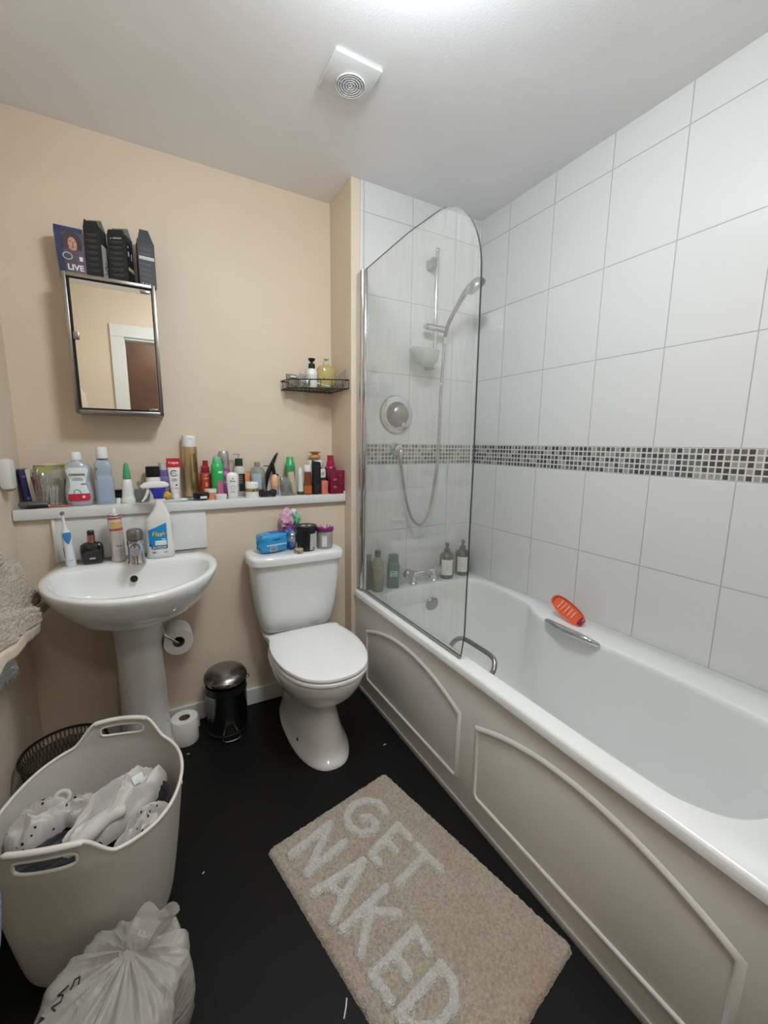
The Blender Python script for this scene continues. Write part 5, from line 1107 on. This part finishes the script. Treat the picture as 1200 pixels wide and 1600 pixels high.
st = .0045; nu, nv = int(MWD/st), int(MLN/st)
rs_ = np.random.RandomState(5)
U_g, V_g = np.meshgrid(np.linspace(0, MWD, nu+1), np.linspace(0, MLN, nv+1), indexing='ij')
def rect_d(u, v, r=.02):
    qx = np.abs(u-MWD/2)-(MWD/2-r); qy = np.abs(v-MLN/2)-(MLN/2-r)
    return r-np.hypot(np.maximum(qx, 0), np.maximum(qy, 0))-np.minimum(np.maximum(qx, qy), 0)
def grid_mesh(U, V, Z, mask=None):
    nu_, nv_ = U.shape; vs = np.stack([U, V, Z], -1).reshape(-1, 3).tolist(); fs = []
    for i in range(nu_-1):
        for j in range(nv_-1):
            if mask is None or (mask[i, j] and mask[i+1, j] and mask[i, j+1] and mask[i+1, j+1]):
                a = i*nv_+j; fs.append((a, a+1, a+nv_+1, a+nv_))
    return MB().add(vs, fs)
dd = rect_d(U_g, V_g)
Zb = .013*np.clip(dd/.010, 0, 1)**.5 + rs_.uniform(-.0030, .0030, U_g.shape)*(dd > .002) + .001
Zb = np.where(dd < 0, .0005, Zb)
# pull the corners in
cu_ = np.clip(U_g, 0, MWD); 
obj('pile', grid_mesh(U_g+rs_.uniform(-.001, .001, U_g.shape), V_g+rs_.uniform(-.001, .001, U_g.shape), Zb, dd > -.004), tuft_mat('mat_beige', (160, 149, 133), (190, 180, 163), (172, 140, 124)), t, ang=180)
L_ = {'G': [[(.353, .136), (.358, .095), (.330, .058), (.285, .045), (.245, .065), (.230, .105), (.243, .145), (.275, .163), (.302, .150), (.300, .118), (.280, .105)]],
      'E': [[(.226, .250), (.225, .218), (.286, .208), (.352, .199), (.352, .256)], [(.286, .208), (.290, .252)]],
      'T': [[(.23, .330), (.350, .322)], [(.349, .284), (.350, .376)]],
      'N': [[(.045, .066), (.188, .054), (.052, .145), (.187, .136)]],
      'A': [[(.038, .200), (.195, .218), (.042, .288)], [(.082, .212), (.095, .258)]],
      'K': [[(.050, .322), (.198, .317)], [(.180, .384), (.128, .334), (.054, .390)]],
      'E2': [[(.180, .490), (.190, .441), (.115, .441), (.050, .440), (.052, .500)], [(.115, .441), (.113, .492)]],
      'D': [[(.183, .530), (.052, .530), (.063, .570), (.102, .596), (.150, .596), (.183, .570), (.183, .530)]]}
lst = .003
def seg_d(u, v, a, b_):
    ax, ay = a; bx, by = b_; h_ = np.clip(((u-ax)*(bx-ax)+(v-ay)*(by-ay))/((bx-ax)**2+(by-ay)**2+1e-9), 0, 1)
    return np.hypot(u-ax-h_*(bx-ax), v-ay-h_*(by-ay))
lm2 = tuft_mat('mat_letters', (196, 193, 184), (216, 213, 206))
for kx, strokes in L_.items():
    pts = [p for s_ in strokes for p in s_]; u0, u1 = min(p[0] for p in pts)-.022, max(p[0] for p in pts)+.022; v0, v1 = min(p[1] for p in pts)-.022, max(p[1] for p in pts)+.022
    U2, V2 = np.meshgrid(np.arange(u0, u1, lst), np.arange(v0, v1, lst), indexing='ij')
    D = np.full(U2.shape, 9.0)
    for s_ in strokes:
        for a, b_ in zip(s_[:-1], s_[1:]): D = np.minimum(D, seg_d(U2, V2, a, b_))
    hw = .0155+rs_.uniform(-.0012, .0012, U2.shape)
    Z2 = .005+.021*np.sqrt(np.clip(1-(D/hw)**2.5, 0, 1))+rs_.uniform(-.0024, .0024, U2.shape)
    obj('lettering', grid_mesh(U2+rs_.uniform(-.0008, .0008, U2.shape), V2+rs_.uniform(-.0008, .0008, U2.shape), Z2, D < .0175), lm2, t, ang=180, label='raised pale letter '+kx[0])

# ---------------------------------------------------------------- laundry tub
TC = Vector((-1.725, -.655)); PH = math.atan2(-.465+.86, -1.675+1.79)   # direction of the handle axis
tub = thing('laundry_tub', 'large white flexible plastic laundry tub with two handles, full of clothes', 'laundry basket', (TC.x, TC.y, 0))
tubm = mat('tub_white', (200, 196, 187), .42, bump=.08, bscale=300)
def rimz(a):
    d1 = abs((a-PH+pi) % (2*pi)-pi); d2 = abs((a-PH) % (2*pi)-pi)
    d = min(d1, d2)
    sm = lambda x: x*x*(3-2*x)
    bump_ = sm(max(0, min(1, (.62-d)/.30)))
    return .340+.030*(0.5+0.5*cos(2*(a-PH)))+.048*bump_
def tubr(z, a):
    f = z/.40
    e_ = 2.6
    c_, s_ = abs(cos(a-PH)), abs(sin(a-PH))
    k = (c_**e_+s_**e_)**(-1/e_)
    r_ = .150+.047*min(1, f*1.15)**.8 if z > .02 else .150-.014*(1-z/.02)**2
    return r_*(1+(k-1)*.55)
def tp(a, z, off=0.0):
    r_ = tubr(z, a)+off
    sx_ = 1.0
    # slightly longer along the handle axis
    p = Vector((cos(a), sin(a)))*r_
    ax = Vector((cos(PH), sin(PH))); p = p+ax*(p.dot(ax))*.045
    return Vector((p.x, p.y, z))
NA, NZ = 220, 70
def hole(a, z):   # inside a handle opening?
    d = min(abs((a-PH+pi) % (2*pi)-pi), abs((a-PH) % (2*pi)-pi)); zc = .383
    return (d/.285)**4+(abs(z-zc)/.0155)**4 < 1
def handle_ring(c, k=1.0): 
    out_ = []
    for i in range(64):
        b_ = 2*pi*i/64; da = .285*k*math.copysign(abs(cos(b_))**.5, cos(b_)); dz = .0155*k*math.copysign(abs(sin(b_))**.5, sin(b_))
        out_.append(tp(c+da, .383+dz))
    return out_
g = MB(); vid = {}
def vert(i, j):
    i %= NA
    if (i, j) not in vid:
        a = 2*pi*i/NA; zt = rimz(a); zz_ = .006+(zt-.006)*(j/NZ)**.9
        vid[(i, j)] = len(g.v); g.v.append(tuple(tp(a, zz_)))
    return vid[(i, j)]
for j in range(NZ):
    for i in range(NA):
        a = 2*pi*(i+.5)/NA; zt = rimz(a); z = .006+(zt-.006)*((j+.5)/NZ)**.9
        if z > .35 and hole(a, z): continue
        g.f.append((vert(i, j), vert(i+1, j), vert(i+1, j+1), vert(i, j+1)))
g.f.append(tuple(vert(i, 0) for i in reversed(range(NA))))
wall = obj('tub_wall', g, tubm, tub, ang=50)
so = wall.modifiers.new('thickness', 'SOLIDIFY'); so.thickness = .0035; so.offset = 0
obj('rim', MB().tube([tp(2*pi*i/160, rimz(2*pi*i/160)) for i in range(160)], .0042, 8, closed=True), mat('tub_rim', (228, 224, 214), .35), tub)
for c_ in (PH, PH+pi):
    obj('handle', MB().tube(handle_ring(c_), .0034, 8, closed=True).tube([tp(c_-.34+.68*k/20, rimz(c_-.34+.68*k/20)-.002) for k in range(21)], .0068, 10), mat('tub_rim', (228, 224, 214), .35), tub)
obj('rivet', MB().lathe([(.006, -.001), (.0055, .003), (.001, .0035)], 14, M=Matrix.Translation(tp(-.05, .310)) @ Matrix.Rotation(pi/2, 4, 'Y')), mat('rivet_white', (240, 238, 232), .3), tub)

def spotted(name, base, spot, scale=38, thr=.16):
    m = mat(name, base, .85); nt = m.node_tree
    if nt.nodes.get('spots'): return m
    tc = nt.nodes.new('ShaderNodeTexCoord'); vo = nt.nodes.new('ShaderNodeTexVoronoi'); vo.name = 'spots'; vo.inputs['Scale'].default_value = scale
    lt = nt.nodes.new('ShaderNodeMath'); lt.operation = 'LESS_THAN'; lt.inputs[1].default_value = thr
    mx = nt.nodes.new('ShaderNodeMix'); mx.data_type = 'RGBA'; mx.inputs[6].default_value = S2L(base)+(1,); mx.inputs[7].default_value = S2L(spot)+(1,)
    nt.links.new(tc.outputs['Object'], vo.inputs['Vector']); nt.links.new(vo.outputs['Distance'], lt.inputs[0]); nt.links.new(lt.outputs[0], mx.inputs[0]); nt.links.new(mx.outputs[2], nt.nodes['Principled BSDF'].inputs['Base Color'])
    return m
def cloth(parent, name, m, c, ln, wd, h, rz, seed, folds=3.5, amp=.5, n=110, tilt=0.0, label=None):
    """a heaped garment: long folds run along its length"""
    top = []; cR, sR = cos(rz), sin(rz)
    for k in range(n//2+1):
        r_ = k/(n//2); row = []
        for i in range(n):
            a = 2*pi*i/n
            u, v = r_*cos(a), r_*sin(a)
            edge = 1+.22*noise.noise(Vector((cos(a)*1.6+seed, sin(a)*1.6, 3.3)))+.06*noise.noise(Vector((cos(a)*6, sin(a)*6, seed)))
            wig = .35*noise.noise(Vector((u*1.3, v*1.3, seed+9)))
            rid = 1-abs(noise.noise(Vector((u*1.1+seed, (v+wig)*folds, seed*.7))))*2.4
            rid2 = 1-abs(noise.noise(Vector((u*2.6+seed, (v+wig)*folds*2.2, seed*1.7+4))))*2.2
            body = max(0, 1-r_**3.2)**.55
            z = h*body*(.45+amp*.58*rid+amp*.10*rid2)+.003*rid2*(1-r_)
            x, y = u*ln*edge, v*wd*edge
            row.append((c[0]+x*cR-y*sR, c[1]+x*sR+y*cR, c[2]+max(z, -.004)+tilt*u))
        top.append(row)
    mb = MB().loft(top[1:], True, False)
    bot = [(p[0], p[1], p[2]-.012) for p in top[-1]]
    mb.loft([top[-1], bot], False, True)
    return obj(name, mb, m, parent, ang=60, label=label)
blackc = mat('cloth_black', (34, 32, 36), .9, sheen=.2); greyc = mat('cloth_greycheck', (92, 94, 100), .9, noise_amt=.25, nscale=90)
whitec = mat('cloth_white', (206, 202, 197), .9, sheen=0); spotc = spotted('cloth_spotted', (202, 197, 192), (40, 36, 38), 55, .20)
def garment(name, label, cat, m, c, ln, wd, h, rz, seed, part='fabric', **kw):
    t = thing(name, label, cat, (c[0], c[1], c[2])); cloth(t, part, m, (0, 0, 0), ln, wd, h, rz, seed, **kw); return t
garment('clothes_heap', 'dark clothes filling the bottom of the white laundry tub', 'clothes', mat('cloth_charcoal', (44, 42, 46), .9), (TC.x, TC.y, .19), .165, .160, .06, 0, 2.2)
garment('black_trousers', 'folded black garment in front of the white tub of laundry\'s spotted blouse', 'clothes', blackc, (-1.792, -.728, .272), .100, .060, .055, .30, 11.0, folds=2.0, amp=.3)
t = garment('checked_shirt', 'dark grey checked shirt behind the white shirt in the laundry tub', 'clothes', greyc, (-1.665, -.545, .225), .065, .045, .085, .25, 6.5, amp=.4)
t = garment('black_garment', 'black garment at the far right inside the laundry tub', 'clothes', blackc, (-1.600, -.600, .250), .042, .040, .060, -.3, 8.1, amp=.4)
t = garment('spotted_blouse', 'white blouse with small black marks heaped at the left of the laundry tub', 'clothes', spotc, (-1.842, -.615, .272), .070, .045, .070, .35, 4.4, folds=3.0, amp=.8)
obj('rolled_cuff', MB().tube([(.046+.015*cos(a*2*pi/20), .022+.008*sin(a*2*pi/20), .052+.012*sin(a*2*pi/20)) for a in range(20)], .0055, 8, closed=True), whitec, t)
t = garment('spotted_shorts', 'white spotted garment in the middle of the tub between blouse and shirt', 'clothes', spotc, (-1.762, -.600, .275), .052, .032, .045, -.1, 7.9, folds=2.5, amp=.7)
t = garment('spotted_vest', 'white spotted garment pressed against the right wall of the laundry tub', 'clothes', spotc, (-1.622, -.748, .268), .082, .036, .060, .85, 12.4, folds=3.0, amp=.9)
t = garment('white_shirt', 'crumpled plain white shirt on top of the laundry with a care label showing', 'shirt', whitec, (-1.675, -.655, .277), .135, .056, .080, .72, 17.6, folds=2.1, amp=.85)
obj('care_label', MB().box((.052, -.035, .050), (.026, .0012, .020), .0003, M=Matrix.Rotation(.5, 4, 'Z') @ Matrix.Rotation(-.6, 4, 'X')), mat('label_white', (226, 232, 232), .4), t)
obj('sleeve', MB().tube(crv([(-.095, -.095, .018), (-.055, -.075, .035), (-.02, -.050, .040), (.02, -.045, .040)], 5, False), [.012, .015, .018, .020, .021, .022, .022, .021, .021, .020, .020, .019, .018, .016, .014, .010], 12), whitec, t)

# ---------------------------------------------------------------- plastic carrier bag
bag = thing('carrier_bag', 'crumpled white plastic carrier bag with black print on the floor by the tub', 'plastic bag', (-1.705, -1.035, .0))
bagm = bpy.data.materials.new('bag_film'); bagm.use_nodes = True; nt = bagm.node_tree; L = nt.links.new
pb = nt.nodes['Principled BSDF']; pb.inputs['Base Color'].default_value = S2L((196, 192, 184))+(1,); pb.inputs['Roughness'].default_value = .3; pb.inputs['Subsurface Weight'].default_value = 0
tr = nt.nodes.new('ShaderNodeBsdfTransparent'); mxs = nt.nodes.new('ShaderNodeMixShader'); mxs.inputs[0].default_value = .62
o_ = nt.nodes['Material Output']; L(tr.outputs[0], mxs.inputs[1]); L(pb.outputs[0], mxs.inputs[2]); L(mxs.outputs[0], o_.inputs[0])
tcn = nt.nodes.new('ShaderNodeTexCoord'); nz = nt.nodes.new('ShaderNodeTexNoise'); nz.inputs['Scale'].default_value = 22; nz.inputs['Detail'].default_value = 4; nz.inputs['Distortion'].default_value = 1.6
bp = nt.nodes.new('ShaderNodeBump'); bp.inputs['Strength'].default_value = .7; bp.inputs['Distance'].default_value = .01
L(tcn.outputs['Object'], nz.inputs['Vector']); L(nz.outputs['Fac'], bp.inputs['Height']); L(bp.outputs[0], pb.inputs['Normal'])
def bagp(a, t_, off=0.0):
    """a around, t_ 0 floor .. 1 crown"""
    r0 = .150*(1-.28*t_**2.2) if t_ < .75 else .150*(1-.28*.75**2.2)*(1-((t_-.75)/.25)**1.6*.86)
    rid = 1-abs(noise.noise(Vector((cos(a)*1.8, sin(a)*1.8, t_*1.3))))*2.2
    rid2 = 1-abs(noise.noise(Vector((cos(a)*4.5+5, sin(a)*4.5, t_*2.0))))*2.0
    r_ = r0*(.86+.14*rid+.05*rid2)+off
    z = .185*min(t_/.8, 1)**.85+.02*max(0, t_-.8)/.2+.012*rid2*t_
    sh_ = .075*t_**1.3
    return Vector((r_*cos(a)*1.0+sh_*.75, r_*sin(a)*.95+sh_, z+.001))
obj('bag_body', MB().loft([[bagp(2*pi*i/120, k/40) for i in range(120)] for k in range(41)], True, True), bagm, bag, ang=70)
g = []
for k in range(9):
    f = k/8; g.append([(.055+(.026+.020*f)*cos(a)*(1+.25*sin(3*a+f*2))+.040*f, .082+(.010+.018*f)*sin(a)*(1+.35*sin(4*a+1))+.02*f, .178+.058*f+.006*sin(5*a)*f) for a in [2*pi*i/40 for i in range(40)]])
obj('knotted_handles', MB().loft(g, False, False), bagm, bag, ang=70)
from mathutils.bvhtree import BVHTree
bmb = MB().loft([[bagp(2*pi*i/120, k/40) for i in range(120)] for k in range(41)], False, False)
bvh = BVHTree.FromPolygons([Vector(v) for v in bmb.v], bmb.f)
inkp = mat('bag_print', (52, 40, 46), .5)
def stroke(pts):
    P = []
    for a, b_ in zip(pts[:-1], pts[1:]):
        for k in range(7):
            q = Vector(a).lerp(Vector(b_), k/6); q = Vector((q.x*1.25-.022, (q.y-.09)*1.25+.052))
            h, nrm, _, _ = bvh.ray_cast(Vector((q.x, q.y, .5)), Vector((0, 0, -1)))
            if h is not None: P.append(h+Vector((0, 0, .0015)))
    return P
for s_ in ([(-.0101, .1012), (-.0075, .1168), (-.001, .1165), (-.0004, .102)], [(-.0149, .1138), (-.0277, .11), (-.019, .0999), (-.021, .0936), (-.0317, .0928), (-.0263, .0869)], [(-.0591, .0863), (-.0394, .0855), (-.044, .0901), (-.0454, .0859)], [(-.0736, .0812), (-.0707, .0864)], [(-.0802, .0761), (-.0788, .0786)], [(-.0881, .0718), (-.0913, .0697), (-.0929, .0654)]):
    pp = stroke(s_)
    if len(pp) > 2: obj('lettering', MB().tube(pp, .0013, 6), inkp, bag)
g2 = thing('bagged_items', 'brownish items showing dimly through the carrier bag', 'rubbish', (-1.705, -1.035, .0))
crumple('bundle', g2, mat('bagged_brown', (120, 98, 84), .8), (-.02, -.02, .062), (.085, .080, .060), 4.2, .25)
crumple('wad', g2, mat('bagged_dark', (66, 54, 54), .8), (.045, .03, .070), (.045, .045, .065), 8.2, .25)

# ---------------------------------------------------------------- towels and robe on the left wall
def terry(name, c, bs=260):
    m = mat(name, c, .95, bump=1.0, bscale=bs, noise_amt=.18, nscale=220, sheen=.3, bdist=.004); return m
rail = thing('towel_rail', 'chrome towel rail on the left wall behind the hanging towels', 'towel rail', (XL, -.85, 1.02))
obj('bar', MB().tube([(.045, -.30, 0), (.045, .26, 0)], .008, 12), chrome, rail)
for y in (-.28, .24): obj('bracket', MB().tube([(.001, y, 0), (.045, y, 0)], .008, 12).lathe([(.02, 0), (.02, .006)], 20, M=Matrix.Translation((.0, y, 0)) @ Matrix.Rotation(pi/2, 4, 'Y')), chrome, rail)
def sheetmesh(top, bot, x0, th_, n=60, mrows=36, seed=1.0, bulge=.022, rough=.008):
    """a hanging cloth: top and bottom edges in (y,z), given thickness and folds"""
    T2 = [(float(np.interp(u, np.linspace(0, 1, len(top)), [p[0] for p in top])), float(np.interp(u, np.linspace(0, 1, len(top)), [p[1] for p in top]))) for u in np.linspace(0, 1, n)]
    B2 = [(float(np.interp(u, np.linspace(0, 1, len(bot)), [p[0] for p in bot])), float(np.interp(u, np.linspace(0, 1, len(bot)), [p[1] for p in bot]))) for u in np.linspace(0, 1, n)]
    rings_ = []
    for i in range(n):
        (ty, tz), (by, bz) = T2[i], B2[i]; rg_ = []
        e_ = min(1, 6*min(i, n-1-i)/n+.12)
        for side in (1, -1):
            for k in range(mrows):
                v = k/(mrows-1) if side == 1 else 1-k/(mrows-1)
                y = ty+(by-ty)*v; z = tz+(bz-tz)*v
                fo = bulge*noise.noise(Vector((y*9, z*5, seed)))+bulge*.5*noise.noise(Vector((y*22, z*9, seed)))
                rn = rough*noise.noise(Vector((y*130, z*130, seed*side)))
                th2 = th_*e_*min(1, 5*min(v, 1-v)+.25)
                rg_.append((x0+fo+side*th2/2+rn, y+rn, z+rn))
        rings_.append(rg_)
    return MB().loft(rings_)
tw = thing('bath_towel', 'thick beige-grey terry towel hanging at the left edge beside the basin', 'towel', (0, 0, 0))
tb_ = terry('terry_greige', (186, 172, 154)); band = mat('towel_band', (206, 192, 170), .85, bump=.3, bscale=600)
obj('upper_fold', sheetmesh([(-.80, 1.045), (-.55, 1.03), (-.39, .924), (-.244, .855), (-.11, .728), (-.092, .700)], [(-.80, .80), (-.55, .74), (-.40, .725), (-.31, .712), (-.215, .700), (-.092, .686)], -1.905, .030, seed=2.0, n=230, mrows=110), tb_, tw, ang=180)
obj('hem_band', sheetmesh([(-.33, .718), (-.215, .702), (-.092, .690)], [(-.32, .688), (-.21, .670), (-.080, .656)], -1.888, .018, n=30, mrows=8, seed=2.0, rough=0), band, tw, label='smooth woven hem')
obj('lower_fold', sheetmesh([(-.80, .90), (-.50, .80), (-.30, .74), (-.24, .72)], [(-.80, .74), (-.50, .725), (-.34, .690), (-.270, .700)], -1.880, .026, seed=5.0, n=230, mrows=60), tb_, tw, ang=180)
obj('hem_band', sheetmesh([(-.80, .745), (-.50, .730), (-.36, .70), (-.272, .706)], [(-.80, .712), (-.50, .698), (-.37, .668), (-.285, .668)], -1.872, .010, n=30, mrows=8, seed=5.0, rough=0), band, tw, label='smooth woven hem')
ct = MB().loft([[(-1.893+.004*sin(u*5+v), -.66+.25*u-.02*v*(1-u)+.022*v*u, .715-.072*u-.058*v) for v in (0, .5, 1)] for u in np.linspace(0, 1, 10)], False, False, closed=False)
c_ = obj('care_label', ct, mat('care_white', (214, 216, 216), .6), tw, label='white printed care label')
c_.modifiers.new('thickness', 'SOLIDIFY').thickness = .0008
g = MB()
for k in range(7):
    v_ = .12+.10*k
    g.tube([(-1.8915+.004*sin(u*5+v_), -.66+.25*u-.02*v_*(1-u)+.022*v_*u, .715-.072*u-.058*v_) for u in np.linspace(.25, .93 if k % 3 else .8, 9)], .0007, 4)
for k in range(4):
    u = .5+.12*k; g.box((-1.8895, -.66+.25*u+.008, .715-.072*u-.051), (.0008, .008, .006))
obj('lettering', g, GREYI, c_)
t = thing('hanging_towel', 'cream bath towel hanging from a hook, seen only in the cabinet mirror', 'towel', (0, 0, 0))
obj('fabric', sheetmesh([(-1.42, 1.43), (-1.30, 1.48), (-1.05, 1.56), (-.90, 1.62), (-.80, 1.60)], [(-1.42, 1.06), (-1.25, 1.09), (-1.05, 1.08), (-.92, 1.09), (-.80, 1.12)], -1.905, .05, seed=9.0, n=70, bulge=.05), terry('terry_cream', (222, 206, 178)), t, ang=180)
t = thing('wall_hook', 'small chrome wall hook holding the cream towel on the left wall', 'hook', (XL, -.90, 1.63))
obj('hook', MB().tube(crv([(.001, 0, .02), (.03, 0, .005), (.05, 0, .0), (.06, 0, .02)], 5, False), .005, 10).lathe([(.016, 0), (.016, .005)], 18, M=Matrix.Translation((0, 0, .02)) @ Matrix.Rotation(pi/2, 4, 'Y')), chrome, t)
t = thing('bathrobe', 'blue fleece robe hanging at the lower left edge of the frame', 'robe', (0, 0, 0))
g = []
for z, ye, yb, xo in ((.40, -.960, -1.30, -1.80), (.44, -.922, -1.32, -1.795), (.48, -.912, -1.33, -1.795), (.53, -.924, -1.33, -1.80), (.58, -.930, -1.33, -1.80), (.615, -.888, -1.33, -1.795), (.65, -.882, -1.33, -1.795), (.70, -.905, -1.32, -1.80), (.80, -1.0, -1.30, -1.83), (.9, -1.02, -1.28, -1.86), (1.0, -1.04, -1.22, -1.90)):
    cy, hy = (ye+yb)/2, (ye-yb)/2; cx, hx = (xo-1.962)/2, (xo+1.962)/2
    g.append([(cx+(hx)*p[0], cy+hy*p[1]*(1+.05*sin(9*i*2*pi/60)), z) for i, p in enumerate(ring(0, 0, 0, 1, 1, 60, 2.6))])
obj('fabric', MB().loft(g), terry('fleece_blue', (92, 108, 156), 300), t, ang=180)

# ---------------------------------------------------------------- bits on the floor
for nm, lb, c_, pts in (('paper_scrap', 'tiny white paper scrap on the black floor in front of the toilet roll', 'scrap', [(-1.498, -.140), (-1.488, -.143)]),
                        ('thread', 'short white thread on the black floor at the left edge of the mat', 'thread', [(-1.262, -1.140), (-1.250, -1.124), (-1.243, -1.112)]),
                        ('paper_scrap', 'tiny white scrap on the black floor between the toilet and the bath', 'scrap', [(-.792, -.465), (-.784, -.461), (-.778, -.464)]),
                        ('paper_scrap', 'tiny white scrap on the black floor right of the laundry tub', 'scrap', [(-1.494, -.668), (-1.489, -.664)])):
    o = tag(obj(nm, MB().tube([(x, y, .0018) for x, y in pts], .0016, 6), mat('scrap_white', (226, 224, 218), .8)), lb, c_)
